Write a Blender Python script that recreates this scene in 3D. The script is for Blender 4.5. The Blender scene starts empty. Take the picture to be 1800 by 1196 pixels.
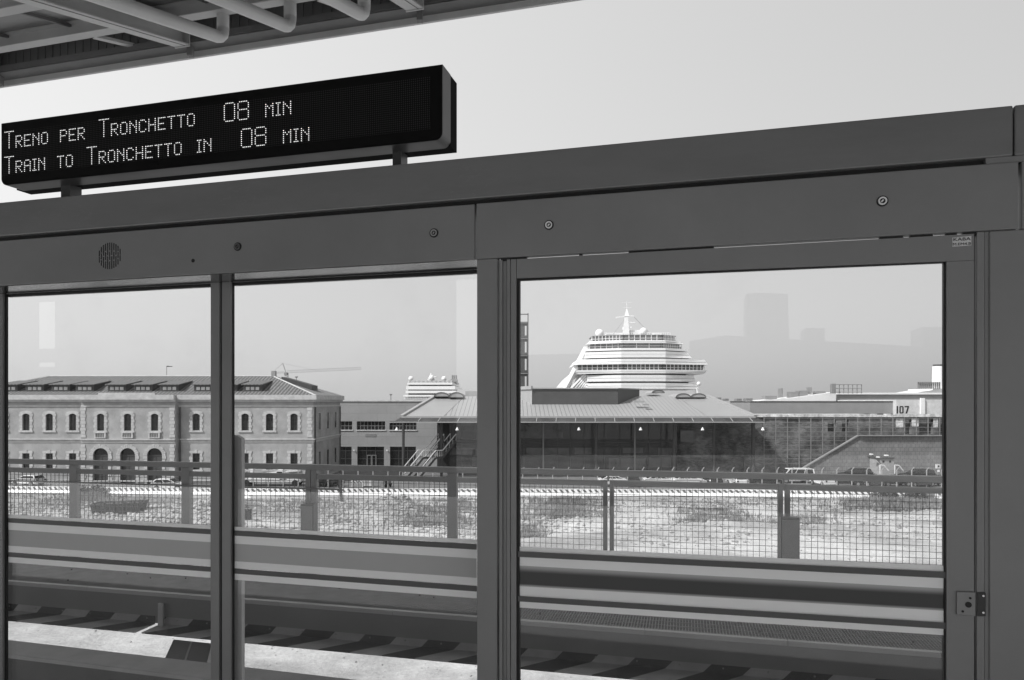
import bpy, math, random
from mathutils import Vector, Matrix
R = math.radians
random.seed(7)

# ------------------------------------------------------------------ camera, sky, sun, exposure
EH = 11.0                      # eye height above the yard
F = 1230.0                     # focal length in photo pixels
HX, HY = 900.0, 707.0          # principal column, horizon row
scene = bpy.context.scene
cam = bpy.data.cameras.new('camera'); camo = bpy.data.objects.new('camera', cam)
scene.collection.objects.link(camo)
camo.location = (0, 0, EH); camo.rotation_euler = (R(90), 0, 0)
cam.sensor_width = 36; cam.lens = F / 1800 * 36
cam.shift_y = (HY - 598) / 1800
cam.clip_start = 0.05; cam.clip_end = 6000
scene.camera = camo

SUN_AZ, SUN_EL = 240.0, 46.0   # compass from +Y clockwise, elevation
world = bpy.data.worlds.new('World'); scene.world = world; world.use_nodes = True
wn = world.node_tree; wn.nodes.clear()
sky = wn.nodes.new('ShaderNodeTexSky'); sky.sky_type = 'NISHITA'; sky.sun_disc = False
sky.sun_elevation = R(SUN_EL); sky.sun_rotation = R(SUN_AZ)
sky.air_density = 1.5; sky.dust_density = 3.0; sky.ozone_density = 1.0
bw = wn.nodes.new('ShaderNodeRGBToBW'); bg = wn.nodes.new('ShaderNodeBackground')
wo = wn.nodes.new('ShaderNodeOutputWorld')
bg.inputs['Strength'].default_value = 0.15
# clear sky behind a thick summer haze veil that is brighter towards the sun's side
wt = wn.nodes.new('ShaderNodeTexCoord'); wd = wn.nodes.new('ShaderNodeVectorMath'); wd.operation = 'DOT_PRODUCT'
wd.inputs[1].default_value = (-0.86, 0.0, 0.0); wn.links.new(wt.outputs['Generated'], wd.inputs[0])
wa = wn.nodes.new('ShaderNodeMath'); wa.operation = 'ADD'; wa.inputs[1].default_value = 2.50; wn.links.new(wd.outputs['Value'], wa.inputs[0])
wm = wn.nodes.new('ShaderNodeMix'); wm.data_type = 'RGBA'; wm.inputs[0].default_value = 0.85
wn.links.new(sky.outputs[0], bw.inputs[0]); wn.links.new(bw.outputs[0], wm.inputs[6]); wn.links.new(wa.outputs[0], wm.inputs[7]); wn.links.new(wm.outputs[2], bg.inputs['Color'])
wn.links.new(bg.outputs[0], wo.inputs[0])
sl = bpy.data.lights.new('sun', 'SUN'); sl.energy = 2.4; sl.angle = R(0.53); sl.color = (1, 1, 1)
so = bpy.data.objects.new('sun', sl); scene.collection.objects.link(so)
to_sun = Vector((math.sin(R(SUN_AZ)) * math.cos(R(SUN_EL)), math.cos(R(SUN_AZ)) * math.cos(R(SUN_EL)), math.sin(R(SUN_EL))))
so.rotation_euler = to_sun.to_track_quat('Z', 'Y').to_euler()
so.location = (-40, -30, 60)
scene.view_settings.view_transform = 'Standard'; scene.view_settings.look = 'None'
scene.view_settings.gamma = 1; scene.view_settings.exposure = 0.95
try:
    scene.cycles.transparent_max_bounces = 16; scene.cycles.max_bounces = 6
except Exception: pass

# ------------------------------------------------------------------ measuring helpers
BETA = math.atan(F / 4546.0); CB, SB = math.cos(BETA), math.sin(BETA)
U = Vector((CB, -SB, 0)); N = Vector((SB, CB, 0))
def SN(s, n, z): return U * s + N * n + Vector((0, 0, EH + z))       # station frame, z from the eye
def sx(x, n):
    a = (x - HX) / F; return n * (a * CB - SB) / (a * SB + CB)
def Q(x, y, n):                                                      # a point of the plane n of the station frame
    s = sx(x, n); Y = -s * SB + n * CB
    return SN(s, n, (HY - y) / F * Y)
def V(x, y, Y): return Vector(((x - HX) / F * Y, Y, EH + (HY - y) / F * Y))
def PH(x, y, z):                                                     # a point at height z (from the eye)
    Y = F * -z / (y - HY); return Vector(((x - HX) / F * Y, Y, EH + z))
def G(x, y): return PH(x, y, -EH)

# ------------------------------------------------------------------ mesh helpers
class MB:
    def __init__(s): s.v = []; s.f = []; s.uv = None
    def add(s, vs, fs):
        b = len(s.v); s.v += [tuple(v) for v in vs]; s.f += [tuple(i + b for i in f) for f in fs]; return s
    def box(s, x0, x1, y0, y1, z0, z1):
        x0, x1 = min(x0, x1), max(x0, x1); y0, y1 = min(y0, y1), max(y0, y1); z0, z1 = min(z0, z1), max(z0, z1)
        return s.add([(x0,y0,z0),(x1,y0,z0),(x1,y1,z0),(x0,y1,z0),(x0,y0,z1),(x1,y0,z1),(x1,y1,z1),(x0,y1,z1)],
                     [(0,3,2,1),(4,5,6,7),(0,1,5,4),(1,2,6,5),(2,3,7,6),(3,0,4,7)])
    def prism(s, pts, d):                                            # polygon extruded by vector d
        d = Vector(d); n = len(pts); p = [Vector(q) for q in pts]
        vs = p + [q + d for q in p]
        nr = Vector((0, 0, 0))
        for i in range(n): nr += (p[i] - p[0]).cross(p[(i + 1) % n] - p[0])
        flip = nr.dot(d) > 0
        fs = [tuple(range(n)), tuple(range(2 * n - 1, n - 1, -1))]
        for i in range(n):
            j = (i + 1) % n; fs.append((j, i, i + n, j + n))
        if flip: fs = [tuple(reversed(f)) for f in fs]
        return s.add(vs, fs)
    def loft(s, A, B, cap=True):                                     # two equal-length rings
        n = len(A); vs = [Vector(a) for a in A] + [Vector(b) for b in B]
        fs = [(i, (i + 1) % n, (i + 1) % n + n, i + n) for i in range(n)]
        if cap: fs += [tuple(range(n - 1, -1, -1)), tuple(range(n, 2 * n))]
        return s.add(vs, fs)
    def tube(s, a, b, r, k=8, r2=None):
        a = Vector(a); b = Vector(b); d = (b - a)
        if d.length < 1e-6: return s
        q = d.to_track_quat('Z', 'Y'); r2 = r if r2 is None else r2
        A = [a + q @ Vector((r * math.cos(2*math.pi*i/k), r * math.sin(2*math.pi*i/k), 0)) for i in range(k)]
        B = [b + q @ Vector((r2 * math.cos(2*math.pi*i/k), r2 * math.sin(2*math.pi*i/k), 0)) for i in range(k)]
        return s.loft(A, B)
    def bar(s, a, b, w, h, up=(0, 0, 1)):                            # rectangular bar from a to b
        a = Vector(a); b = Vector(b); d = (b - a).normalized(); up = Vector(up)
        r = d.cross(up)
        if r.length < 1e-5: r = d.cross(Vector((1, 0, 0)))
        r.normalize(); u = r.cross(d).normalized()
        o = [r * w/2 + u * h/2, -r * w/2 + u * h/2, -r * w/2 - u * h/2, r * w/2 - u * h/2]
        return s.loft([a + q for q in o], [b + q for q in o])
    def ball(s, c, r, k=10, m=6, sz=1.0):
        c = Vector(c); vs = [c + Vector((0, 0, r * sz))]
        for j in range(1, m):
            t = math.pi * j / m
            for i in range(k):
                p = 2*math.pi*i/k; vs.append(c + Vector((r*math.sin(t)*math.cos(p), r*math.sin(t)*math.sin(p), r*sz*math.cos(t))))
        vs.append(c - Vector((0, 0, r * sz))); fs = []
        for i in range(k): fs.append((0, 1 + i, 1 + (i + 1) % k))
        for j in range(m - 2):
            for i in range(k):
                a = 1 + j*k; fs.append((a + i, a + k + i, a + k + (i+1) % k, a + (i+1) % k))
        a = 1 + (m-2)*k; e = len(vs) - 1
        for i in range(k): fs.append((a + i, e, a + (i+1) % k))
        return s.add(vs, fs)

COL = scene.collection; ORG = {}
def mesh_obj(name, mb, m, org=Vector((0, 0, 0)), smooth=False, bevel=0):
    me = bpy.data.meshes.new(name)
    me.from_pydata([tuple(Vector(v) - org) for v in mb.v], [], mb.f)
    if mb.uv:
        l = me.uv_layers.new(name='UVMap')
        for lp in me.loops: l.data[lp.index].uv = mb.uv[lp.vertex_index]
    me.materials.append(m)
    if smooth: me.polygons.foreach_set('use_smooth', [True] * len(me.polygons))
    me.update()
    o = bpy.data.objects.new(name, me); COL.objects.link(o)
    if bevel:
        b = o.modifiers.new('bevel', 'BEVEL'); b.width = bevel; b.segments = 2; b.limit_method = 'ANGLE'
    return o
def thing(name, label, cat, loc=(0, 0, 0), rz=0, group=None):
    o = bpy.data.objects.new(name, None); COL.objects.link(o); o.empty_display_size = 0.2
    o.location = loc; o.rotation_euler = (0, 0, rz); o['label'] = label; o['category'] = cat
    if group: o['group'] = group
    ORG[o.name] = Vector(loc)
    return o
def part(name, mb, m, parent, local=False, smooth=False, bevel=0, label=None):
    org = Vector((0, 0, 0)) if local else ORG[parent.name]
    o = mesh_obj(name, mb, m, org, smooth, bevel); o.parent = parent; ORG[o.name] = org if not local else Vector((0,0,0))
    if label: o['label'] = label
    return o
def single(name, mb, m, label, cat, group=None, smooth=False, loc=None, bevel=0):
    org = Vector(loc) if loc is not None else Vector(mb.v[0])
    o = mesh_obj(name, mb, m, org, smooth, bevel); o.location = org
    o['label'] = label; o['category'] = cat
    if group: o['group'] = group
    return o
def structure(name, mb, m, smooth=False):
    o = mesh_obj(name, mb, m, smooth=smooth); o['kind'] = 'structure'; return o
def stuff(name, mb, m, label, cat, smooth=False):
    o = mesh_obj(name, mb, m, smooth=smooth); o['kind'] = 'stuff'; o['label'] = label; o['category'] = cat; return o

# ------------------------------------------------------------------ materials (all neutral: the place is seen in black and white)
def g3(v): return (v, v, v, 1)
def mat(name, v, rough=0.6, metal=0.0, var=0.12, scale=3.0, bump=0.0, bscale=20.0, fine=0.0, spec=0.5, stretch=None):
    m = bpy.data.materials.new(name); m.use_nodes = True; nt = m.node_tree; L = nt.links
    p = nt.nodes['Principled BSDF']; p.inputs['Roughness'].default_value = rough
    p.inputs['Metallic'].default_value = metal; p.inputs['Specular IOR Level'].default_value = spec
    tc = nt.nodes.new('ShaderNodeTexCoord'); src = tc.outputs['Object']
    if stretch:
        mp = nt.nodes.new('ShaderNodeMapping'); mp.inputs['Scale'].default_value = stretch
        L.new(src, mp.inputs[0]); src = mp.outputs[0]
    n1 = nt.nodes.new('ShaderNodeTexNoise'); n1.inputs['Scale'].default_value = scale
    n1.inputs['Detail'].default_value = 6; n1.inputs['Roughness'].default_value = 0.6; L.new(src, n1.inputs['Vector'])
    mr = nt.nodes.new('ShaderNodeMapRange'); L.new(n1.outputs[0], mr.inputs[0])
    mr.inputs[1].default_value = 0.3; mr.inputs[2].default_value = 0.7
    mr.inputs[3].default_value = v * (1 - var); mr.inputs[4].default_value = v * (1 + var)
    L.new(mr.outputs[0], p.inputs['Base Color'])
    mr2 = nt.nodes.new('ShaderNodeMapRange'); L.new(n1.outputs[0], mr2.inputs[0])
    mr2.inputs[3].default_value = max(0, rough - 0.1); mr2.inputs[4].default_value = min(1, rough + 0.1)
    L.new(mr2.outputs[0], p.inputs['Roughness'])
    if bump:
        n2 = nt.nodes.new('ShaderNodeTexNoise'); n2.inputs['Scale'].default_value = bscale; n2.inputs['Detail'].default_value = 4
        L.new(src, n2.inputs['Vector'])
        b = nt.nodes.new('ShaderNodeBump'); b.inputs['Strength'].default_value = bump; b.inputs['Distance'].default_value = 0.02
        L.new(n2.outputs[0], b.inputs['Height']); L.new(b.outputs[0], p.inputs['Normal'])
    return m
def brick_mat(name, a, b, mort, w, h, ms=0.02, blotch=0.35, bscale=0.4, rough=0.85, axis='XZ'):
    m = bpy.data.materials.new(name); m.use_nodes = True; nt = m.node_tree; L = nt.links
    p = nt.nodes['Principled BSDF']; p.inputs['Roughness'].default_value = rough
    tc = nt.nodes.new('ShaderNodeTexCoord'); sp = nt.nodes.new('ShaderNodeSeparateXYZ'); cb = nt.nodes.new('ShaderNodeCombineXYZ')
    L.new(tc.outputs['Object'], sp.inputs[0]); L.new(sp.outputs[0 if axis[0] == 'X' else 1], cb.inputs[0]); L.new(sp.outputs[2 if axis[1] == 'Z' else 1], cb.inputs[1])
    br = nt.nodes.new('ShaderNodeTexBrick'); br.inputs['Scale'].default_value = 1
    br.inputs['Brick Width'].default_value = w; br.inputs['Row Height'].default_value = h; br.inputs['Mortar Size'].default_value = ms
    br.inputs['Color1'].default_value = g3(a); br.inputs['Color2'].default_value = g3(b); br.inputs['Mortar'].default_value = g3(mort)
    L.new(cb.outputs[0], br.inputs['Vector'])
    n = nt.nodes.new('ShaderNodeTexNoise'); n.inputs['Scale'].default_value = bscale; n.inputs['Detail'].default_value = 7
    n.inputs['Roughness'].default_value = 0.65; L.new(tc.outputs['Object'], n.inputs['Vector'])
    mr = nt.nodes.new('ShaderNodeMapRange'); L.new(n.outputs[0], mr.inputs[0]); mr.inputs[1].default_value = 0.3; mr.inputs[2].default_value = 0.7
    mr.inputs[3].default_value = 1 - blotch; mr.inputs[4].default_value = 1 + blotch
    mx = nt.nodes.new('ShaderNodeMix'); mx.data_type = 'RGBA'; mx.blend_type = 'MULTIPLY'; mx.inputs[0].default_value = 1
    L.new(br.outputs[0], mx.inputs[6]); L.new(mr.outputs[0], mx.inputs[7]); L.new(mx.outputs[2], p.inputs['Base Color'])
    return m
def stripe_mat(name, a, b, period, duty, diag=(1, 1, 0), rough=0.6, uv=False, var=0.1, metal=0):
    m = bpy.data.materials.new(name); m.use_nodes = True; nt = m.node_tree; L = nt.links
    p = nt.nodes['Principled BSDF']; p.inputs['Roughness'].default_value = rough; p.inputs['Metallic'].default_value = metal
    tc = nt.nodes.new('ShaderNodeTexCoord'); d = nt.nodes.new('ShaderNodeVectorMath'); d.operation = 'DOT_PRODUCT'
    L.new(tc.outputs['UV' if uv else 'Object'], d.inputs[0]); d.inputs[1].default_value = diag
    dv = nt.nodes.new('ShaderNodeMath'); dv.operation = 'DIVIDE'; dv.inputs[1].default_value = period; L.new(d.outputs['Value'], dv.inputs[0])
    fr = nt.nodes.new('ShaderNodeMath'); fr.operation = 'FRACT'; L.new(dv.outputs[0], fr.inputs[0])
    lt = nt.nodes.new('ShaderNodeMath'); lt.operation = 'LESS_THAN'; lt.inputs[1].default_value = duty; L.new(fr.outputs[0], lt.inputs[0])
    mx = nt.nodes.new('ShaderNodeMix'); mx.data_type = 'RGBA'; L.new(lt.outputs[0], mx.inputs[0])
    mx.inputs[6].default_value = g3(a); mx.inputs[7].default_value = g3(b)
    n = nt.nodes.new('ShaderNodeTexNoise'); n.inputs['Scale'].default_value = 6; n.inputs['Detail'].default_value = 6; L.new(tc.outputs['Object'], n.inputs['Vector'])
    mr = nt.nodes.new('ShaderNodeMapRange'); L.new(n.outputs[0], mr.inputs[0]); mr.inputs[1].default_value = 0.3; mr.inputs[2].default_value = 0.7
    mr.inputs[3].default_value = 1 - var; mr.inputs[4].default_value = 1 + var
    m2 = nt.nodes.new('ShaderNodeMix'); m2.data_type = 'RGBA'; m2.blend_type = 'MULTIPLY'; m2.inputs[0].default_value = 1
    L.new(mx.outputs[2], m2.inputs[6]); L.new(mr.outputs[0], m2.inputs[7]); L.new(m2.outputs[2], p.inputs['Base Color'])
    return m

def pane_mat():
    m = bpy.data.materials.new('clear_glass'); m.use_nodes = True; nt = m.node_tree; L = nt.links; nt.nodes.clear()
    o = nt.nodes.new('ShaderNodeOutputMaterial'); t = nt.nodes.new('ShaderNodeBsdfTransparent'); t.inputs[0].default_value = g3(0.93)
    gl = nt.nodes.new('ShaderNodeBsdfGlossy'); gl.inputs['Roughness'].default_value = 0.0; gl.inputs[0].default_value = g3(1)
    ge = nt.nodes.new('ShaderNodeNewGeometry'); dt = nt.nodes.new('ShaderNodeVectorMath'); dt.operation = 'DOT_PRODUCT'
    L.new(ge.outputs['Incoming'], dt.inputs[0]); L.new(ge.outputs['Normal'], dt.inputs[1])
    def mth(op, a, b=None):
        q = nt.nodes.new('ShaderNodeMath'); q.operation = op
        for i, w in enumerate((a, b)):
            if w is None: continue
            if isinstance(w, (int, float)): q.inputs[i].default_value = w
            else: L.new(w, q.inputs[i])
        return q.outputs[0]
    c = mth('ABSOLUTE', dt.outputs['Value']); s = mth('POWER', mth('SUBTRACT', 1.0, c), 5.0); fr = mth('ADD', mth('MULTIPLY', s, 0.96), 0.04)
    mx = nt.nodes.new('ShaderNodeMixShader'); L.new(fr, mx.inputs[0]); L.new(t.outputs[0], mx.inputs[1]); L.new(gl.outputs[0], mx.inputs[2])
    tc = nt.nodes.new('ShaderNodeTexCoord'); n = nt.nodes.new('ShaderNodeTexNoise'); n.inputs['Scale'].default_value = 2.2; n.inputs['Detail'].default_value = 8; n.inputs['Roughness'].default_value = .7; L.new(tc.outputs['Object'], n.inputs['Vector'])
    r = nt.nodes.new('ShaderNodeMapRange'); r.inputs[1].default_value = .5; r.inputs[2].default_value = .8; r.inputs[3].default_value = .004; r.inputs[4].default_value = .05; L.new(n.outputs[0], r.inputs[0])
    df = nt.nodes.new('ShaderNodeBsdfDiffuse'); df.inputs[0].default_value = g3(.6); m3 = nt.nodes.new('ShaderNodeMixShader'); L.new(r.outputs[0], m3.inputs[0]); L.new(mx.outputs[0], m3.inputs[1]); L.new(df.outputs[0], m3.inputs[2])
    L.new(m3.outputs[0], o.inputs[0]); return m
def emis(name, v):
    m = bpy.data.materials.new(name); m.use_nodes = True; p = m.node_tree.nodes['Principled BSDF']
    p.inputs['Base Color'].default_value = g3(0.4); p.inputs['Emission Color'].default_value = g3(1); p.inputs['Emission Strength'].default_value = v
    return m

M = {}
M['frame'] = mat('grey_painted_metal', 0.215, 0.42, 0.1, 0.09, 1.6, bump=0.06, bscale=350, stretch=None)
M['beam'] = mat('scuffed_painted_metal', 0.18, 0.42, 0.1, 0.06, 3.0, bump=0.03, bscale=14, stretch=(1, 1, 4))
def scratch(m, v):
    nt = m.node_tree; L = nt.links; p = nt.nodes['Principled BSDF']; old = p.inputs['Base Color'].links[0].from_socket; tc = nt.nodes.new('ShaderNodeTexCoord')
    def band(sc, st, w, lo, hi):
        mp = nt.nodes.new('ShaderNodeMapping'); mp.inputs['Scale'].default_value = st; L.new(tc.outputs['Object'], mp.inputs[0])
        n = nt.nodes.new('ShaderNodeTexNoise'); n.inputs['Scale'].default_value = sc; n.inputs['Detail'].default_value = 3; L.new(mp.outputs[0], n.inputs['Vector'])
        q = nt.nodes.new('ShaderNodeMath'); q.operation = 'SUBTRACT'; q.inputs[1].default_value = .5; L.new(n.outputs[0], q.inputs[0])
        a = nt.nodes.new('ShaderNodeMath'); a.operation = 'ABSOLUTE'; L.new(q.outputs[0], a.inputs[0])
        c = nt.nodes.new('ShaderNodeMath'); c.operation = 'LESS_THAN'; c.inputs[1].default_value = w; L.new(a.outputs[0], c.inputs[0]); return c.outputs[0]
    ln = band(9, (1, 1, 6), .006, 0, 0)
    k = nt.nodes.new('ShaderNodeTexNoise'); k.inputs['Scale'].default_value = 1.7; L.new(tc.outputs['Object'], k.inputs['Vector'])
    g = nt.nodes.new('ShaderNodeMath'); g.operation = 'GREATER_THAN'; g.inputs[1].default_value = .54; L.new(k.outputs[0], g.inputs[0])
    u = nt.nodes.new('ShaderNodeMath'); u.operation = 'MULTIPLY'; L.new(ln, u.inputs[0]); L.new(g.outputs[0], u.inputs[1])
    x = nt.nodes.new('ShaderNodeMix'); x.data_type = 'RGBA'; L.new(u.outputs[0], x.inputs[0]); L.new(old, x.inputs[6]); x.inputs[7].default_value = g3(v); L.new(x.outputs[2], p.inputs['Base Color'])
scratch(M['beam'], .205)
M['soffit'] = mat('glossy_grey_metal', 0.16, 0.12, 0.7, 0.05, 2.0)
M['black'] = mat('black_rubber', 0.006, 0.6, 0, 0.1, 3)
M['dark'] = mat('dark_paint', 0.03, 0.5, 0, 0.15, 3)
M['steel'] = mat('bare_steel', 0.55, 0.25, 1.0, 0.15, 30)
def film(name, v, tr):
    m = mat(name, v, .5, 0, .03, 4); nt = m.node_tree; L = nt.links; p = nt.nodes['Principled BSDF']; o = nt.nodes['Material Output']
    t = nt.nodes.new('ShaderNodeBsdfTranslucent'); t.inputs[0].default_value = g3(tr); a = nt.nodes.new('ShaderNodeMixShader'); a.inputs[0].default_value = .15
    L.new(p.outputs[0], a.inputs[1]); L.new(t.outputs[0], a.inputs[2]); L.new(a.outputs[0], o.inputs[0]); return m
M['film'] = film('pale_film', 0.95, 0.9)
M['film_mid'] = film('dotted_film', 0.5, 0.4)
def smoked():
    m = mat('smoked_film', .05, .45, 0, .03, 4); nt = m.node_tree; L = nt.links; p = nt.nodes['Principled BSDF']; tc = nt.nodes.new('ShaderNodeTexCoord'); sp = nt.nodes.new('ShaderNodeSeparateXYZ'); L.new(tc.outputs['UV'], sp.inputs[0])
    a = nt.nodes.new('ShaderNodeMapRange'); a.interpolation_type = 'SMOOTHSTEP'; a.inputs[1].default_value = 0; a.inputs[2].default_value = .34; L.new(sp.outputs[1], a.inputs[0])
    b = nt.nodes.new('ShaderNodeMapRange'); b.interpolation_type = 'SMOOTHSTEP'; b.inputs[1].default_value = 1; b.inputs[2].default_value = .86; L.new(sp.outputs[1], b.inputs[0])
    q = nt.nodes.new('ShaderNodeMath'); q.operation = 'MULTIPLY'; L.new(a.outputs[0], q.inputs[0]); L.new(b.outputs[0], q.inputs[1])
    o = nt.nodes.new('ShaderNodeMapRange'); L.new(q.outputs[0], o.inputs[0]); o.inputs[3].default_value = .42; o.inputs[4].default_value = .048; L.new(o.outputs[0], p.inputs['Base Color']); return m
M['film_dark'] = smoked()
M['stripe'] = mat('dark_glass_stripe', 0.085, 0.4, 0, 0.04, 4)
M['glass'] = pane_mat()
M['case'] = mat('silver_grey_case', 0.07, 0.4, 0.3, 0.08, 5)
M['rail'] = mat('rail_paint', 0.36, 0.5, 0.1, 0.08, 3)
M['wire'] = mat('galvanised_wire', 0.12, 0.5, 0.4, 0.15, 6)
M['grate'] = mat('galvanised_grate', 0.22, 0.5, 0.2, 0.2, 8)
M['fascia'] = mat('walkway_side_paint', 0.165, 0.5, 0.05, 0.10, 1.5, bump=0.05, bscale=10)
M['guide'] = mat('guide_beam_steel', 0.24, 0.6, 0.1, 0.18, 4, stretch=(1, 1, 1))
M['canopy'] = mat('canopy_steel', 0.52, 0.5, 0.1, 0.08, 2)
M['canopy_dark'] = mat('canopy_dark_steel', 0.16, 0.6, 0.1, 0.15, 3)
M['concrete'] = mat('concrete', 0.32, 0.85, 0, 0.15, 1.5, bump=0.2, bscale=15)
M['white'] = mat('white_paint', 0.86, 0.45, 0, 0.04, 1)
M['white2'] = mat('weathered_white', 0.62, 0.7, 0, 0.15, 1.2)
M['wglass'] = mat('dark_window_glass', 0.025, 0.12, 0, 0.4, 0.8)
M['oldpane'] = mat('old_window_pane', 0.07, 0.2, 0, 0.5, 1.2)
M['shipglass'] = mat('ship_window_glass', 0.14, 0.2, 0, 0.4, 0.3)
M['stucco'] = mat('stucco', 0.37, 0.9, 0, 0.22, 0.5, bump=0.2, bscale=6)
M['stone'] = mat('pale_stone_trim', 0.52, 0.85, 0, 0.18, 1.6)
M['tile'] = stripe_mat('roof_tiles', 0.085, 0.19, 0.5, 0.5, (1, 0, 0), 0.9, var=0.45)
M['tile2'] = stripe_mat('dormer_tiles', 0.10, 0.17, 0.5, 0.5, (1, 0, 0), 0.9, var=0.3)
M['tile_side'] = stripe_mat('hip_tiles', 0.17, 0.26, 0.5, 0.5, (0, 1, 0), 0.9, var=0.35)
M['wood'] = mat('old_dark_wood', 0.07, 0.7, 0, 0.2, 3)
M['block'] = brick_mat('grey_block', 0.33, 0.36, 0.28, 3.2, 1.3, 0.03, 0.08, 0.3)
M['terrbrick'] = brick_mat('old_brick', 0.17, 0.09, 0.14, 0.5, 0.16, 0.02, 0.95, 0.32)
M['blockwall'] = brick_mat('block_wall', 0.235, 0.195, 0.14, 0.62, 0.55, 0.035, 0.22, 0.5)
M['patch'] = mat('ragged_plaster', 0.58, 0.9, 0, 0.55, 1.1)
M['seam'] = stripe_mat('standing_seam_roof', 0.15, 0.36, 0.62, 0.87, (1, 0, 0), 0.45, var=0.06)
M['smoothroof'] = mat('smooth_roof', 0.34, 0.4, 0.0, 0.06, 0.3)
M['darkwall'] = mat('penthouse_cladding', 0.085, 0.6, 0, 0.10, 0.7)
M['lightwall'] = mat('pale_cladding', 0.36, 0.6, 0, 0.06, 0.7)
M['facade'] = mat('terminal_dark_glass', 0.05, 0.15, 0, 0.6, 0.25)
M['column'] = mat('steel_column', 0.07, 0.5, 0, 0.1, 1)
M['grid'] = mat('steel_grid', 0.24, 0.6, 0, 0.1, 1)
M['asphalt'] = mat('asphalt', 0.16, 0.9, 0, 0.18, 0.5, bump=0.2, bscale=30)
M['tyre'] = mat('tyre_rubber', 0.02, 0.8, 0, 0.1, 3)
M['foliage'] = mat('leaf', 0.075, 0.6, 0, 0.35, 1.5)
M['weed'] = mat('weed_blade', 0.24, 0.7, 0, 0.4, 0.3)
M['floor'] = mat('pale_stone_floor', 0.46, 0.5, 0, .08, 1)
M['rock'] = mat('rubble', 0.36, 0.9, 0, 0.28, 0.7, bump=0.3, bscale=8)
M['crane'] = mat('crane_steel', 0.28, 0.7, 0, 0.1, 1)

# ------------------------------------------------------------------ ground
def hsh(i, j, k=0):
    v = math.sin(i * 127.1 + j * 311.7 + k * 74.7) * 43758.5453; return v - math.floor(v)
def vnoise(x, y, k=0):
    xi, yi = math.floor(x), math.floor(y); fx, fy = x - xi, y - yi
    fx = fx*fx*(3-2*fx); fy = fy*fy*(3-2*fy)
    a = hsh(xi, yi, k); b = hsh(xi+1, yi, k); c = hsh(xi, yi+1, k); d = hsh(xi+1, yi+1, k)
    return (a*(1-fx)+b*fx)*(1-fy) + (c*(1-fx)+d*fx)*fy - 0.5
HEAPS = [(G(693, 905), 3.3, 2.4, 1.6), (G(640, 912), 4.0, 2.0, 0.9), (G(392, 905), 3.3, 4.0, 1.9), (G(310, 918), 4.5, 2.2, 0.8), (G(1180, 905), 7, 1.6, 0.45),
         (G(500, 925), 6, 1.6, 0.5), (G(1560, 870), 9, 2.5, 0.9), (G(1000, 925), 5, 1.3, 0.45), (G(1270, 930), 5, 1.4, 0.5), (G(1560, 925), 6, 1.3, 0.4),
         (G(1220, 942), 8, 1.2, 0.35), (G(800, 902), 3.5, 1.3, 0.5), (G(960, 950), 6, 1, 0.3), (G(90, 925), 5, 1.5, 0.5)]
def ground_z(x, y):
    if y > 80 or y < 16: return 0.0
    w = min(1, (80 - y) / 5, (y - 16) / 4)
    z = 0.9 * vnoise(x/6, y/6) * 0.5 + 0.5 * vnoise(x/2.1, y/2.1, 3) * 0.6 + 0.22 * vnoise(x/0.7, y/0.7, 5)
    for c, rx, ry, h in HEAPS:
        d = ((x - c.x)/rx)**2 + ((y - c.y)/ry)**2
        if d < 4: z += h * math.exp(-d * 1.3) * (1 + 0.5 * vnoise(x*1.5, y*1.5, 9))
    return z * w
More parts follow.
